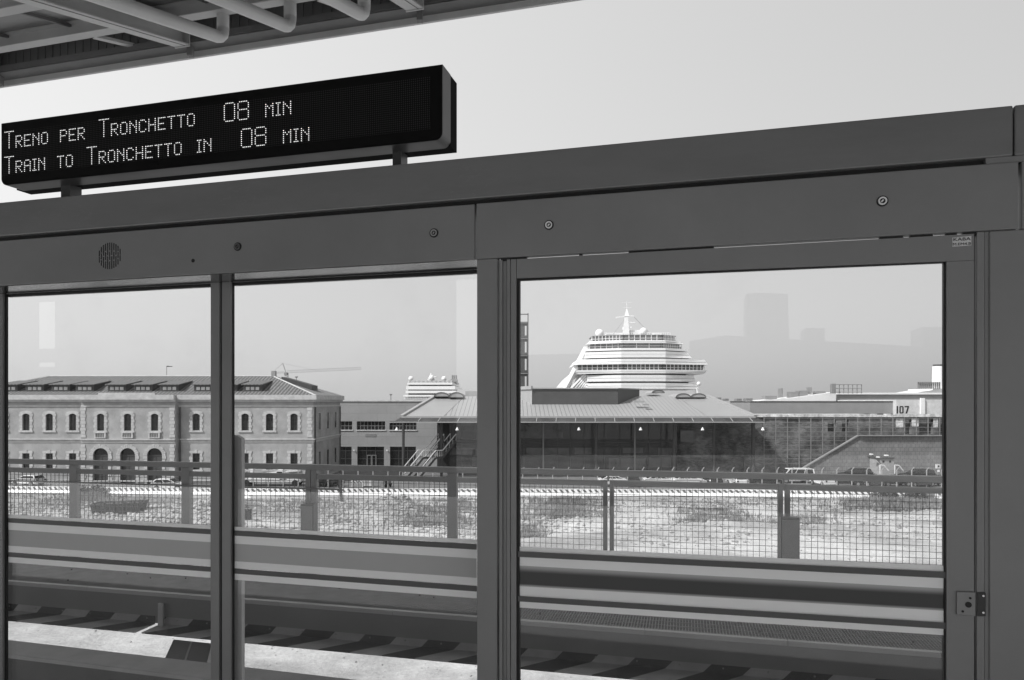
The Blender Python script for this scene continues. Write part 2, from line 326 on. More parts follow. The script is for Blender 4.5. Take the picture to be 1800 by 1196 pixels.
def ground():
    xs = [-3000, -1500, -700, -300, -150, -100] + [-75 + 0.5*i for i in range(301)] + [100, 150, 300, 700, 1500, 3000]
    ys = [-1500, -700, -300, -120, -50, -10, 5] + [14 + 0.5*i for i in range(136)] + [90, 110, 130, 160, 200, 300, 700, 1500, 4500]
    vs = [(x, y, ground_z(x, y) if -75 <= x <= 75 else 0.0) for y in ys for x in xs]
    nx = len(xs); fs = [(j*nx+i, j*nx+i+1, (j+1)*nx+i+1, (j+1)*nx+i) for j in range(len(ys)-1) for i in range(nx-1)]
    m = bpy.data.materials.new('sandy_ground'); m.use_nodes = True; nt = m.node_tree; L = nt.links
    p = nt.nodes['Principled BSDF']; p.inputs['Roughness'].default_value = 0.95
    tc = nt.nodes.new('ShaderNodeTexCoord')
    def noise(sc, det, rg=0.6, st=None):
        n = nt.nodes.new('ShaderNodeTexNoise'); n.inputs['Scale'].default_value = sc; n.inputs['Detail'].default_value = det; n.inputs['Roughness'].default_value = rg
        if st:
            mp = nt.nodes.new('ShaderNodeMapping'); mp.inputs['Scale'].default_value = st; L.new(tc.outputs['Object'], mp.inputs[0]); L.new(mp.outputs[0], n.inputs['Vector'])
        else: L.new(tc.outputs['Object'], n.inputs['Vector'])
        return n
    def ramp(src, a, b, c, d):
        r = nt.nodes.new('ShaderNodeMapRange'); L.new(src, r.inputs[0]); r.inputs[1].default_value = a; r.inputs[2].default_value = b; r.inputs[3].default_value = c; r.inputs[4].default_value = d; return r.outputs[0]
    def mul(a, b):
        q = nt.nodes.new('ShaderNodeMath'); q.operation = 'MULTIPLY'; L.new(a, q.inputs[0]); L.new(b, q.inputs[1]); return q.outputs[0]
    big = ramp(noise(0.09, 6, 0.6, (0.8, 1.6, 1)).outputs[0], 0.42, 0.62, 1.0, 0.52)
    med = ramp(noise(0.9, 8, 0.7).outputs[0], 0.35, 0.65, 0.85, 1.12)
    fin = ramp(noise(7, 6, 0.7).outputs[0], 0.3, 0.7, 0.8, 1.15)
    gx = nt.nodes.new('ShaderNodeSeparateXYZ'); L.new(tc.outputs['Object'], gx.inputs[0])
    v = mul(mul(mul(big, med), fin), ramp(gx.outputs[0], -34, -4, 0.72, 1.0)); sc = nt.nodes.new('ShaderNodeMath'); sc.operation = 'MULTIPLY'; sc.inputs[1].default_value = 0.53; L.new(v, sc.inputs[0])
    L.new(sc.outputs[0], p.inputs['Base Color'])
    b = nt.nodes.new('ShaderNodeBump'); b.inputs['Strength'].default_value = 0.6; b.inputs['Distance'].default_value = 0.15
    L.new(noise(3.5, 8, 0.7).outputs[0], b.inputs['Height']); L.new(b.outputs[0], p.inputs['Normal'])
    structure('ground', MB().add(vs, fs), m, smooth=True)
ground()
rd = MB().box(-90, 110, 84.5, 300, -0.3, 0.03); structure('road', rd, M['asphalt'])

def stone(mb, c, r):
    k = 5; c = Vector(c); a0 = random.random() * 6
    rings = []
    for j, (zz, rr) in enumerate(((-0.4, 0.8), (0.15, 1.0), (0.6, 0.55))):
        rings.append([c + Vector((r*rr*math.cos(a0+2*math.pi*i/k)*random.uniform(.7, 1.2), r*rr*math.sin(a0+2*math.pi*i/k)*random.uniform(.6, 1.1), r*zz*random.uniform(.7, 1.2))) for i in range(k)])
    vs = rings[0] + rings[1] + rings[2]; fs = []
    for j in range(2):
        for i in range(k): fs.append((j*k+i, j*k+(i+1) % k, (j+1)*k+(i+1) % k, (j+1)*k+i))
    fs.append(tuple(range(2*k, 3*k))); mb.add(vs, fs)
rub = MB()
for (x0, x1, y0, y1, n, r0, r1) in [(0, 430, 885, 945, 1700, .06, .28), (220, 420, 895, 940, 900, .1, .38), (560, 760, 885, 935, 1100, .06, .26), (645, 745, 880, 915, 900, .06, .24), (350, 425, 880, 925, 500, .08, .3), (420, 560, 895, 950, 500, .05, .22),
        (760, 860, 915, 960, 900, .08, .24), (900, 1040, 905, 935, 450, .06, .25), (1080, 1320, 895, 960, 550, .05, .24), (1390, 1700, 880, 950, 700, .05, .26), (0, 1700, 870, 1000, 1500, .03, .14),
        (0, 1700, 1070, 1210, 700, .02, .07)]:
    for i in range(n):
        p = G(random.uniform(x0, x1), random.uniform(y0, y1)); r = r0 + (r1 - r0) * random.random()**2.5
        stone(rub, (p.x, p.y, ground_z(p.x, p.y) + r*0.15), r)
stuff('rubble', rub, M['rock'], 'broken stones and rubble strewn over the sandy lot', 'rubble')
weeds = MB()
for (x0, x1, y0, y1, n, h) in [(905, 1075, 876, 912, 2300, .42), (735, 860, 878, 905, 1100, .35), (680, 850, 905, 928, 900, .45), (1460, 1700, 866, 898, 2500, .6), (1180, 1330, 903, 924, 900, .4),
        (1330, 1480, 905, 925, 500, .35), (0, 330, 868, 900, 1300, .35), (130, 190, 862, 882, 500, .8), (430, 640, 878, 900, 900, .3), (900, 960, 925, 950, 500, .35), (560, 640, 900, 925, 300, .3), (1080, 1470, 876, 895, 900, .22)]:
    for i in range(n):
        p = G(random.gauss((x0+x1)/2, (x1-x0)/4.2), random.uniform(y0, y1)); gz = ground_z(p.x, p.y)
        for k in range(4):
            a = random.random()*6.28; hh = h*random.uniform(.5, 1.2); w = 0.02+0.03*random.random(); l = random.uniform(0, .5)*hh
            b = Vector((p.x+random.uniform(-.15, .15), p.y+random.uniform(-.15, .15), gz-0.02)); t = b + Vector((math.cos(a)*l, math.sin(a)*l, hh)); q = Vector((math.cos(a+1.57)*w, math.sin(a+1.57)*w, 0))
            weeds.add([b-q, b+q, t], [(0, 1, 2)])
stuff('weeds', weeds, M['weed'], 'dry weeds growing in patches over the lot', 'weeds')

# ------------------------------------------------------------------ old customs house
YB = 94.6
def X(x, Y): return (x - HX) / F * Y
def Z(y, Y): return EH + (HY - y) / F * Y
def wall_holes(mb, x0, x1, z0, z1, Y, holes, reveal=0.35):
    xs = sorted(set([x0, x1] + [h[0] for h in holes] + [h[1] for h in holes])); zs = sorted(set([z0, z1] + [h[2] for h in holes] + [h[3] for h in holes]))
    for i in range(len(xs)-1):
        for j in range(len(zs)-1):
            cx, cz = (xs[i]+xs[i+1])/2, (zs[j]+zs[j+1])/2
            if any(h[0] < cx < h[1] and h[2] < cz < h[3] for h in holes): continue
            mb.add([(xs[i], Y, zs[j]), (xs[i+1], Y, zs[j]), (xs[i+1], Y, zs[j+1]), (xs[i], Y, zs[j+1])], [(0, 1, 2, 3)])
    for a, b, c, d in holes:
        r = Y + reveal
        mb.add([(a, Y, c), (a, r, c), (a, r, d), (a, Y, d)], [(0, 1, 2, 3)]); mb.add([(b, Y, c), (b, r, c), (b, r, d), (b, Y, d)], [(3, 2, 1, 0)])
        mb.add([(a, Y, c), (b, Y, c), (b, r, c), (a, r, c)], [(0, 1, 2, 3)]); mb.add([(a, Y, d), (b, Y, d), (b, r, d), (a, r, d)], [(3, 2, 1, 0)])
def customs():
    x0, x1 = X(-79, YB), X(551, YB); yb = YB + 14.6
    t = thing('customs_house', 'long two storey stuccoed building with rusticated window surrounds and tiled hip roof', 'building', ((x0+x1)/2, YB, 0))
    ze = Z(698, YB); wb = [(i) for i in range(1)]
    bx0, bx1, YP = X(150, YB), X(314, YB), YB - 0.9
    up = [-38, 4, 46, 87, 128, 345, 388, 431, 474, 517]; mid = [184, 231, 278]
    hw, hz0, hz1 = 0.52, Z(757, YB), Z(727, YB)
    def rects(cols, Y, g=True):
        r = []
        for c in cols:
            cx = X(c, YB); r.append((cx-hw, cx+hw, hz0, hz1))
            if g: r.append((cx-hw, cx+hw, Z(826, YB), Z(797, YB)))
        return r
    w = MB()
    L_ = [h for h in rects(up[:5], YB)]; R_ = [h for h in rects(up[5:], YB)]
    wall_holes(w, x0, bx0, 0, ze, YB, L_); wall_holes(w, bx1, x1, 0, ze, YB, R_)
    H = rects(mid, YP, False); aw = 1.03
    for c in mid: cx = X(c, YB); H.append((cx-aw, cx+aw, 0.05, Z(787, YB)))
    wall_holes(w, bx0, bx1, 0, ze, YP, H)
    for xx in (bx0, bx1): w.add([(xx, YP, 0), (xx, YB, 0), (xx, YB, ze), (xx, YP, ze)], [(0, 1, 2, 3)])
    sw = [YB + 14.6*q for q in (0.2, 0.5, 0.8)]
    w.add([(x1, YB, 0), (x1, yb, 0), (x1, yb, ze), (x1, YB, ze), (x0, YB, 0), (x0, yb, 0), (x0, yb, ze), (x0, YB, ze)], [(0, 1, 2, 3), (7, 6, 5, 4), (1, 5, 6, 2)])
    part('wall', w, M['stucco'], t)
    # windows
    def window(cx, z0, z1, Y, side=False):
        fr = MB(); gl = MB(); h = hw
        gl.box(cx-h, cx+h, Y+0.30, Y+0.33, z0, z1)
        for q in (-h+.04, 0, h-.04): fr.box(cx+q-.04, cx+q+.04, Y+0.24, Y+0.29, z0, z1)
        n = max(2, int((z1-z0)/0.55))
        for k in range(n+1):
            zz = z0 + (z1-z0)*k/n; zz = min(max(zz, z0+.04), z1-.04)
            fr.box(cx-h+.08, cx-.04, Y+0.25, Y+0.28, zz-.03, zz+.03); fr.box(cx+.04, cx+h-.08, Y+0.25, Y+0.28, zz-.03, zz+.03)
        f = part('window', fr, M['wood'], t); part('pane', gl, M['oldpane'], f)
        s = MB(); nb = int((z1-z0)/0.38)
        for k in range(nb):
            e = 0.42 if k % 2 else 0.30; a = z0 + (z1-z0)*k/nb; b = z0 + (z1-z0)*(k+1)/nb - 0.03
            s.box(cx-h-e, cx-h+.03, Y-.07, Y+.02, a, b); s.box(cx+h-.03, cx+h+e, Y-.07, Y+.02, a, b)
        s.box(cx-h-.42, cx+h+.42, Y-.12, Y+.02, z0-.24, z0-.003)
        m = 8; pts = []; pi = []
        for k in range(m+1):
            u = -1 + 2*k/m; pts.append((cx+u*(h+.35), Y-.08, z1+.14+.2*(1-u*u))); pi.append((cx+u*h, Y-.08, z1-.26+.24*(1-u*u)))
        if z0 < Z(790, YB):
            s.box(cx-h-.40, cx+h+.40, Y-.08, Y+.03, z1-.01, z1+.30); s.box(cx-.16, cx+.16, Y-.12, Y+.02, z1+.0, z1+.42)
        else:
            for k in range(m): s.prism([pi[k], pi[k+1], pts[k+1], pts[k]], (0, .11, 0))
        part('window_surround', s, M['stone'], t)
    for c in up: window(X(c, YB), hz0, hz1, YB); window(X(c, YB), Z(826, YB), Z(797, YB), YB)
    for c in mid:
        window(X(c, YB), hz0, hz1, YP); cx = X(c, YB)
        b = MB(); b.box(cx-.75, cx+.75, YP-.22, YP-.04, hz0-.32, hz0-.25); b.box(cx-.75, cx+.75, YP-.22, YP-.02, Z(770, YB), Z(770, YB)+.12)
        for k in range(6): b.tube((cx-.55+k*.22, YP-.12, Z(770, YB)+.12), (cx-.55+k*.22, YP-.12, hz0-.32), .05, 6)
        for q in (-.68, .68): b.box(cx+q-.09, cx+q+.09, YP-.215, YP-.03, Z(770, YB)+.12, hz0-.32)
        part('balustrade', b, M['stone'], t)
        a = MB(); zc = Z(787, YB) - aw; m = 14
        for k in range(m):
            a0, a1 = math.pi*k/m, math.pi*(k+1)/m - 0.03; ro = aw*(1.5 if k % 2 else 1.42); ri = aw*0.985
            a.prism([(cx+ri*math.cos(a0), YP-.08, zc+ri*math.sin(a0)), (cx+ro*math.cos(a0), YP-.08, zc+ro*math.sin(a0)), (cx+ro*math.cos(a1), YP-.08, zc+ro*math.sin(a1)), (cx+ri*math.cos(a1), YP-.08, zc+ri*math.sin(a1))], (0, .12, 0))
        nb = 8
        for k in range(nb):
            e = .5 if k % 2 else .38; z0_ = zc*k/nb; z1_ = zc*(k+1)/nb-.04
            a.box(cx-aw-e, cx-aw+.02, YP-.07, YP+.03, z0_+.06, z1_+.02); a.box(cx+aw-.02, cx+aw+e, YP-.07, YP+.03, z0_+.06, z1_+.02)
        part('arch_surround', a, M['stone'], t)
        d = MB(); d.box(cx-aw, cx+aw, YP+.3, YP+.34, .03, zc-.05); d.box(cx-.03, cx+.03, YP+.26, YP+.295, .1, zc-.1)
        for q in (-.9, .9): d.box(cx+q-.06, cx+q+.06, YP+.26, YP+.295, .1, zc-.1)
        d.box(cx-aw, cx+aw, YP+.24, YP+.34, zc-.05, zc+.07)
        dd = part('door', d, M['wood'], t); part('pane', MB().box(cx-aw, cx+aw, YP+.31, YP+.33, zc+.075, Z(787, YB)), M['wglass'], dd)
    # trims
    c = MB()
    def band(ya, yb_, pr, left=x0, right=x1):
        za, zb = Z(ya, YB), Z(yb_, YB)
        c.box(left-.0, bx0-.003, YB-pr, YB+.05, zb, za); c.box(bx1+.003, right+pr, YB-pr, YB+.05, zb, za)
        c.box(bx0-.0, bx1, YP-pr, YP+.05, zb, za); c.box(right-.05, right+pr, YB+.053, yb+pr, zb, za)
    band(694.5, 703, .55); band(703.2, 706.5, .35); band(712.6, 715.5, .08); band(771.5, 773.3, .22); band(773.5, 778, .07); band(843.5, 846, .12)
    part('cornice', c, M['stone'], t)
    pp = MB().box(X(183, YB), X(281, YB), YP-.45, YP+.2, Z(694.4, YB), Z(691, YB)); part('parapet', pp, M['stone'], t)
    for (xa, YY) in ((X(153.5, YB), YP), (X(308.5, YB), YP), (X(544.5, YB), YB)):
        qs = [MB(), MB()]; n = 22; za, zb = .4, Z(716, YB)
        for k in range(n):
            z0_ = za+(zb-za)*k/n; z1_ = za+(zb-za)*(k+1)/n-.05
            if z0_ < Z(771, YB) and z1_ > Z(778.5, YB): continue
            e = .36 if k % 2 else .27
            qs[z0_ > Z(775, YB)].box(xa-e, xa+(.36 if k % 2 else .27), YY-.07, YY+.02, z0_, z1_)
        for qn in qs: part('quoins', qn, M['stone'], t)
    # side windows
    for yy in sw:
        for (a, b) in ((757, 727), (826, 797)):
            f = MB().box(x1-.02, x1+.012, yy-hw, yy+hw, Z(a, YB), Z(b, YB)); o = part('side_window', f, M['wglass'], t)
            s = MB(); z0_, z1_ = Z(a, YB), Z(b, YB)
            s.box(x1-.01, x1+.06, yy-hw-.3, yy-hw, z0_-.2, z1_+.3); s.box(x1-.01, x1+.06, yy+hw, yy+hw+.3, z0_-.2, z1_+.3); s.box(x1-.01, x1+.06, yy-hw, yy+hw, z1_, z1_+.35); s.box(x1-.01, x1+.09, yy-hw, yy+hw, z0_-.22, z0_)
            part('side_surround', s, M['stucco'], t)
    for (px, py) in ((x1+.12, YB+.5), (x1+.12, yb-.3), (bx1+.25, YB-.15)):
        part('downpipe', MB().tube((px, py, .2), (px, py, Z(716, YB)), .09, 8), M['wood'], t)
    # roof
    ov = .5; E = [(x0-ov, YB-ov, ze+.16), (x1+ov, YB-ov, ze+.16), (x1+ov, yb+ov, ze+.16), (x0-ov, yb+ov, ze+.16)]
    yr = YB+7.3; zr = Z(661.5, yr); ra = (X(88, yr), yr, zr); rb = (X(480, yr), yr, zr)
    fr = part('roof', MB().add([E[0], E[1], rb, ra, E[2], E[3]], [(0, 1, 2, 3), (4, 5, 3, 2)]), M['tile'], t)
    part('roof_hip', MB().add([E[1], E[2], rb], [(0, 1, 2)]), M['tile_side'], t); part('roof_hip', MB().add([E[3], E[0], ra], [(0, 1, 2)]), M['tile_side'], t)
    rg = MB().tube(ra, rb, .12, 6); rg.tube(rb, E[1], .11, 6); rg.tube(ra, E[0], .11, 6); rg.tube(rb, E[2], .1, 6); part('ridge_tiles', rg, M['stone'], t)
    ea = MB().box(x0-ov, x1+ov, YB-ov, yb+ov, ze+.03, ze+.155); part('eave', ea, M['wood'], t)
    sl_ = (zr-ze-.16)/(yr-YB+ov)
    def roofz(y): return ze+.16+sl_*(y-YB+ov)
    for cpx in (15, 61, 107, 149, 205.5, 251.5, 298, 357, 401, 444):
        yf = YB+1.1; cx = X(cpx, yf); zf = roofz(yf); zt = Z(676.3, yf); hwid = 1.25
        yb2 = YB+5.0
        zb2 = roofz(yb2)+.03
        b = MB()
        b.add([(cx-hwid, yf, zf-.1), (cx+hwid, yf, zf-.1), (cx+hwid, yf, zt), (cx-hwid, yf, zt), (cx-hwid, yb2, zb2), (cx+hwid, yb2, zb2), (cx-hwid, yb2, zb2-.5), (cx+hwid, yb2, zb2-.5)],
              [(0, 1, 2, 3), (1, 7, 5, 2), (6, 0, 3, 4)])
        d = part('dormer', b, M['wood'], t)
        rfm = MB(); rfm.prism([(cx-hwid-.2, yf-.35, zt-.08), (cx+hwid+.2, yf-.35, zt-.08), (cx+hwid+.15, yb2, zb2), (cx-hwid-.15, yb2, zb2)], (0, 0, .12)); part('dormer_roof', rfm, M['tile2'], d)
        wn_ = MB()
        for k in (-1, 0, 1): wn_.box(cx+k*.66-.24, cx+k*.66+.24, yf-.04, yf+.01, zf+.2, zt-.32)
        part('dormer_window', wn_, M['white2'], d)
    # dormer on the right hip
    ym = YB+7.3; xa = X(553, ym); zt = Z(678, ym)
    hd = MB().prism([(xa, ym-1.6, zt-1.15), (xa, ym-1.6, zt), (xa-4.3, ym-1.6, zr-.15), (xa-4.3, ym-1.6, zr-1.2)], (0, 3.2, 0)); part('side_dormer', hd, M['wood'], t)
    part('chimney', MB().box(X(478, yr), X(485, yr), yr-.3, yr+.3, zr-.3, zr+.75), M['concrete'], t)
    an = MB().tube((X(293, yr), yr, zr-.2), (X(293, yr), yr, zr+1.5), .03, 5); an.tube((X(293, yr), yr, zr+1.4), (X(303, yr), yr, zr+1.42), .05, 4); an.tube((X(296, yr), yr-.3, zr+1.45), (X(296, yr), yr+.3, zr+1.45), .05, 4)
    part('aerial', an, M['dark'], t)
customs()

# ------------------------------------------------------------------ grey office block behind
def pbox(mb, xa, ya, xb, yb, Y, d): return mb.box(X(xa, Y), X(xb, Y), Y, Y+d, Z(yb, Y), Z(ya, Y))
def office():
    Y = 118.0; t = thing('office_block', 'plain grey flat roofed office block behind the old building', 'building', (X(680, Y), Y, 0))
    w = MB(); gz = 0
    cols = [(585, 619), (627, 677), (684.5, 732)]; cl = [(585, 618), (628, 675), (685.5, 731)]
    H = [(X(a, Y), X(b, Y), Z(756, Y), Z(741, Y)) for a, b in cols] + [(X(a, Y), X(b, Y), 0.05, Z(785.5, Y)) for a, b in cl]
    wall_holes(w, X(520, Y), X(790, Y), gz, Z(706, Y), Y, H, .5)
    w.box(X(520, Y), X(790, Y), Y+1.2, Y+18, 0, Z(706, Y))
    part('wall', w, M['block'], t)
    part('roof_edge', pbox(MB(), 519, 703.6, 791, 706, Y-.15, 18), M['white2'], t)
    for (a, b), (c, d) in zip(cols, cl):
        f = MB(); n = 5 if b-a < 40 else 8
        for k in range(n+1):
            xx = X(a+(b-a)*k/n, Y); f.box(xx-.04, xx+.04, Y+.3, Y+.36, Z(756, Y), Z(741, Y))
        f.box(X(a, Y), X(b, Y), Y+.3, Y+.35, Z(749, Y)-.04, Z(749, Y)+.04)
        o = part('window', f, M['grid'], t); part('pane', MB().box(X(a, Y), X(b, Y), Y+.4, Y+.45, Z(756, Y), Z(741, Y)), M['wglass'], o)
        part('sill', pbox(MB(), a-1, 756, b+1, 757.6, Y-.12, .3), M['white2'], t)
        f = MB()
        for k in range(4): xx = X(c+(d-c)*k/3, Y); f.box(xx-.05, xx+.05, Y+.3, Y+.36, .1, Z(786, Y))
        for yy in (793, 807): f.box(X(c, Y), X(d, Y), Y+.3, Y+.35, Z(yy, Y)-.05, Z(yy, Y)+.05)
        o = part('ground_window', f, M['column'], t); part('pane', MB().box(X(c, Y), X(d, Y), Y+.4, Y+.45, .05, Z(785.5, Y)), M['wglass'], o)
    d = MB()
    for a, b in ((645, 653), (653.6, 661.5)):
        pbox(d, a, 800, a+1, 829, Y+.2, .08); pbox(d, b-1, 800, b, 829, Y+.2, .08); pbox(d, a+1, 800, b-1, 801.2, Y+.2, .08)
    part('door', d, M['grid'], t)
    part('vent_grille', pbox(MB(), 642, 763, 661, 768, Y-.05, .1), M['grid'], t)
    for xx in (623, 681): part('wall_lamp', MB().ball((X(xx, Y), Y-.2, Z(792, Y)), .13), M['white'], t)
office()

# ------------------------------------------------------------------ terminal hall with hipped metal roof
def terminal():
    YE = 100.0; YT = 114.0
    t = thing('terminal_hall', 'wide glazed hall with standing seam hipped roof and dark roof block', 'building', (X(1020, YE), YE, 0))
    E = lambda x, y: V(x, y, YE)
    T = lambda x, y: V(x, y, YT)
    part('metal_roof', MB().prism([E(780, 733), E(1245, 733), T(1188, 697), T(817, 697)], (0, 0, -.15)), M['seam'], t)
    part('roof_slope', MB().prism([E(706, 733), E(779, 733), T(816, 697), T(766, 697)], (0, 0, -.14)), M['smoothroof'], t)
    part('roof_slope', MB().prism([E(1246, 733), E(1328, 733), T(1242, 697), T(1189, 697)], (0, 0, -.14)), M['smoothroof'], t)
    part('roof_top', MB().prism([T(766, 697), T(1242, 697), V(1235, 700, 125), V(775, 700, 125)], (0, 0, -.14)), M['seam'], t)
    e = MB(); e.bar(E(706, 732), T(766, 696), .5, .35); e.bar(E(1328, 732), T(1243, 696), .5, .35); e.bar(E(706, 733.5), E(1328, 733.5), .15, .25); part('verge', e, M['lightwall'], t)
    # glass canopy strip under the eave
    cz0, cz1 = Z(734, YE), Z(741.5, YE-1.2)
    c = MB().prism([(X(703, YE), YE, cz0-.05), (X(1330, YE), YE, cz0-.05), (X(1344, YE-1.2), YE-1.2, cz1), (X(692, YE-1.2), YE-1.2, cz1)], (0, 0, -.06)); part('eave_glazing', c, M['facade'], t)
    r = MB(); r.bar((X(684, YE-1.2), YE-1.2, cz1-.08), (X(1344, YE-1.2), YE-1.2, cz1-.08), .1, .14)
    part('gutter', r, M['lightwall'], t)
    r = MB(); k = 735.0
    while k < 1340:
        a = (X(k-(k-1020)*.02, YE), YE+.02, cz0); b = (X(k, YE-1.2), YE-1.22, cz1+.02); r.bar(a, b, .08, .06); k += 34.6
    part('eave_ribs', r, M['lightwall'], t)
    sf = MB().prism([(X(700, YE), YE+.1, cz0-.2), (X(1338, YE), YE+.1, cz0-.2), (X(1338, YE), YE+8, cz0-.2), (X(700, YE), YE+8, cz0-.2)], (0, 0, -.2)); part('soffit', sf, M['dark'], t)
    # facade
    YF = 104.5; f = MB().box(X(790, YF), X(1190, YF), YF, YF+.3, .05, cz0-.45); part('glass_wall', f, M['facade'], t)
    part('back_wall', MB().box(X(762, YF), X(1330, YF), YF+5, YF+16, 0, cz0-.45), M['dark'], t)
    ml = MB()
    for x in (812, 838, 865, 893, 921, 955, 980, 1003, 1027, 1048, 1062, 1090, 1116, 1140, 1162, 1184): ml.box(X(x, YF)-.05, X(x, YF)+.05, YF-.12, YF, .05, cz0-.45)
    part('mullion', ml, M['column'], t)
    bm = MB()
    for (ya, yb_) in ((773, 777), (779.5, 781.5), (784, 787), (801, 803)): bm.box(X(790, YF), X(1184, YF), YF-.3, YF-.13, Z(yb_, YF), Z(ya, YF))
    part('transom', bm, M['dark'], t)
    pn = MB()
    for (a, b, ya, yb_) in ((795, 836, 786, 800), (925, 1000, 785, 800), (1010, 1040, 786, 799), (1095, 1130, 786, 797), (1157, 1175, 785, 803), (900, 990, 745, 770), (1140, 1180, 804, 822), (830, 880, 790, 820), (1070, 1135, 806, 825), (1196, 1220, 757, 777)): pbox(pn, a, ya, b, yb_, YF-.025, .02)
    part('painted_reflection', pn, mat('reflection_tone', 0.105, 0.3, 0, 0.5, 0.5), t)  # reflections in the glass wall, put in as paler flat patches
    for x in (709, 776, 1048, 1185, 1255, 1324):
        part('column', MB().tube((X(x, 102.), 102., 0), (X(x, 102.), 102., cz0-.4), .2 if x != 1324 else .28, 10), M['column'], t)
    for x in (955, 1116): part('light_column', MB().tube((X(x, 103.), 103., 0), (X(x, 103.), 103., cz0-.4), .12, 8), M['grid'], t)
    # roof block
    zt, Yp = Z(684, 108.), 108.0
    def P(x, Y, z): return (X(x, Y), Y, z)
    zb = Z(722, Yp)
    b = MB(); ring = [P(936, Yp, zb), P(1086, Yp, zb), P(1124, Yp+7, zb), P(905, Yp+7, zb)]
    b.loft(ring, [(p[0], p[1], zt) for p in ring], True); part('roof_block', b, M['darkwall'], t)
    lw = MB(); lw.prism([P(903, Yp+6.9, zb), P(935.6, Yp-.05, zb), P(935.6, Yp-.05, zt+.05), P(903, Yp+6.9, zt+.05)], (-.05, -.02, 0)); part('sunlit_side', lw, M['lightwall'], t)  # sunlight on the left face, put into a paler colour
    rm = MB(); top = [P(934, Yp-.2, zt), P(1087, Yp-.2, zt), P(1128, Yp+7.2, zt), P(901, Yp+7.2, zt)]; rm.prism(top, (0, 0, .18)); rm.bar(P(935, Yp-.3, zt+.2), P(901, Yp+7, zt+.2), .3, .5)
    part('block_coping', rm, M['lightwall'], t)
    part('roof_vent', MB().box(X(1114, 105), X(1133, 105), 105, 106, Z(708, 105), Z(704.5, 105)), M['lightwall'], t)
    part('hatch', MB().box(X(1131, 104), X(1141, 104), 104, 104.8, Z(713, 104), Z(710, 104)), M['smoothroof'], t)
    def vault(xa, xb, yt, yb_, Y, n='skylight'):
        o = MB(); m = 8; cx, rx = (X(xa, Y)+X(xb, Y))/2, (X(xb, Y)-X(xa, Y))/2; h = Z(yt, Y)-Z(yb_, Y); z0 = Z(yb_, Y)
        A = [(cx+rx*math.cos(math.pi*k/m), Y, z0+h*math.sin(math.pi*k/m)) for k in range(m+1)]; o.prism(A, (0, 6, 0)); s = part(n, o, M['lightwall'], t)
        e = MB()
        for k in range(m): e.bar((A[k][0], Y-.06, A[k][2]), (A[k+1][0], Y-.06, A[k+1][2]), .06, .09)
        e.bar((A[0][0], Y-.06, z0), (A[-1][0], Y-.06, z0), .08, .1); part('skylight_rim', e, M['column'], s)
    vault(763, 789, 690, 697.5, 112); vault(789, 815, 690, 699, 111.5); vault(1188, 1214, 692, 699, 112); vault(1214, 1241, 692, 699, 112); vault(1146, 1168, 686, 691, 116)
    part('rear_roof', MB().prism([V(790, 697, 120), V(1232, 697, 120), V(1215, 687, 128), V(806, 685, 128)], (0, 0, -.3)), M['smoothroof'], t)
    lb = MB(); pbox(lb, 818, 688, 900, 702, 117, 6); part('roof_box', lb, M['lightwall'], t)
    # hall name of hanging lamps: things of their own
    for i, x in enumerate((697.5, 803.7, 911, 1017.6, 1126, 1235, 1340.7)):
        Yl = YE-.9; base = Vector((X(x, Yl), Yl, Z(756.5, Yl)))
        l = thing('pendant_lamp', ['white cone pendant lamp under the hall eave, above the stair foot', 'white cone pendant lamp under the eave between the stair and screen post', 'white cone pendant lamp under the eave behind the screen post', 'white cone pendant lamp under the eave below the left of the roof block', 'white cone pendant lamp under the eave below the cruise ship bow', 'white cone pendant lamp under the eave below the paired skylights', 'white cone pendant lamp at the right tip of the eave'][i], 'lamp', base, 0, 'pendant lamps under the hall eave')
        part('lamp_shade', MB().tube(base, base+Vector((0, 0, .42)), .26, 10, .06), M['white'], l); part('rod', MB().tube(base+Vector((0, 0, .425)), (base.x, base.y, cz1-.15), .025, 5), M['dark'], l)
terminal()

def stairs(lab, xa, dz):
    # two flights rising to the right, with pale handrails
    Y0 = 99.0+dz; p0 = Vector((X(xa, Y0), Y0, 0)); t = thing('outdoor_stair', lab, 'staircase', p0, 0, 'outdoor stairs of the hall')
    d = Vector((.78, .62, 0)).normalized(); side = Vector((d.y, -d.x, 0)); W = 1.5; st = MB(); rise, run = .19, .19; n1 = 16
    pos = p0.copy(); rails = []
    seg = [(n1, 1), (0, 1.2), (12, 1)]
    z = 0; s = 0
    def line(s0, z0, s1, z1):
        for w_ in (-W/2, W/2):
            a = p0+d*s0+side*w_+Vector((0, 0, z0)); b = p0+d*s1+side*w_+Vector((0, 0, z1)); rails.append((a, b))
    for n, l in seg:
        if n:
            s0, z0 = s, z
            for k in range(n):
                z += rise; c = p0+d*(s+run/2)+Vector((0, 0, z)); st.bar(c-side*W/2, c+side*W/2, run*1.3, .05); s += run
            line(s0, z0, s, z)
        else:
            c = p0+d*(s+l/2)+Vector((0, 0, z)); st.bar(c-d*l/2, c+d*l/2, W, .08); line(s, z, s+l, z); s += l
    part('steps', st, M['grid'], t)
    for k in (0, 1):
        sm = MB()
        for a, b in rails[k::2]: sm.bar(a-Vector((0, 0, .05)), b-Vector((0, 0, .05)), .08, .3)
        part('stringer', sm, M['column'], t)
        h = MB()
        for a, b in rails[k::2]:
            h.bar(a+Vector((0, 0, 1)), b+Vector((0, 0, 1)), .09, .1)
            for q in range(5): m_ = a.lerp(b, q/4); h.tube(m_, m_+Vector((0, 0, 1)), .025, 5)
        part('handrail', h, M['white'], t)
stairs('steel outdoor stair with pale handrails, the one nearer the grey office block', 707, 0)
stairs('steel outdoor stair with pale handrails, the one nearer the dark glass wall', 729, .2)

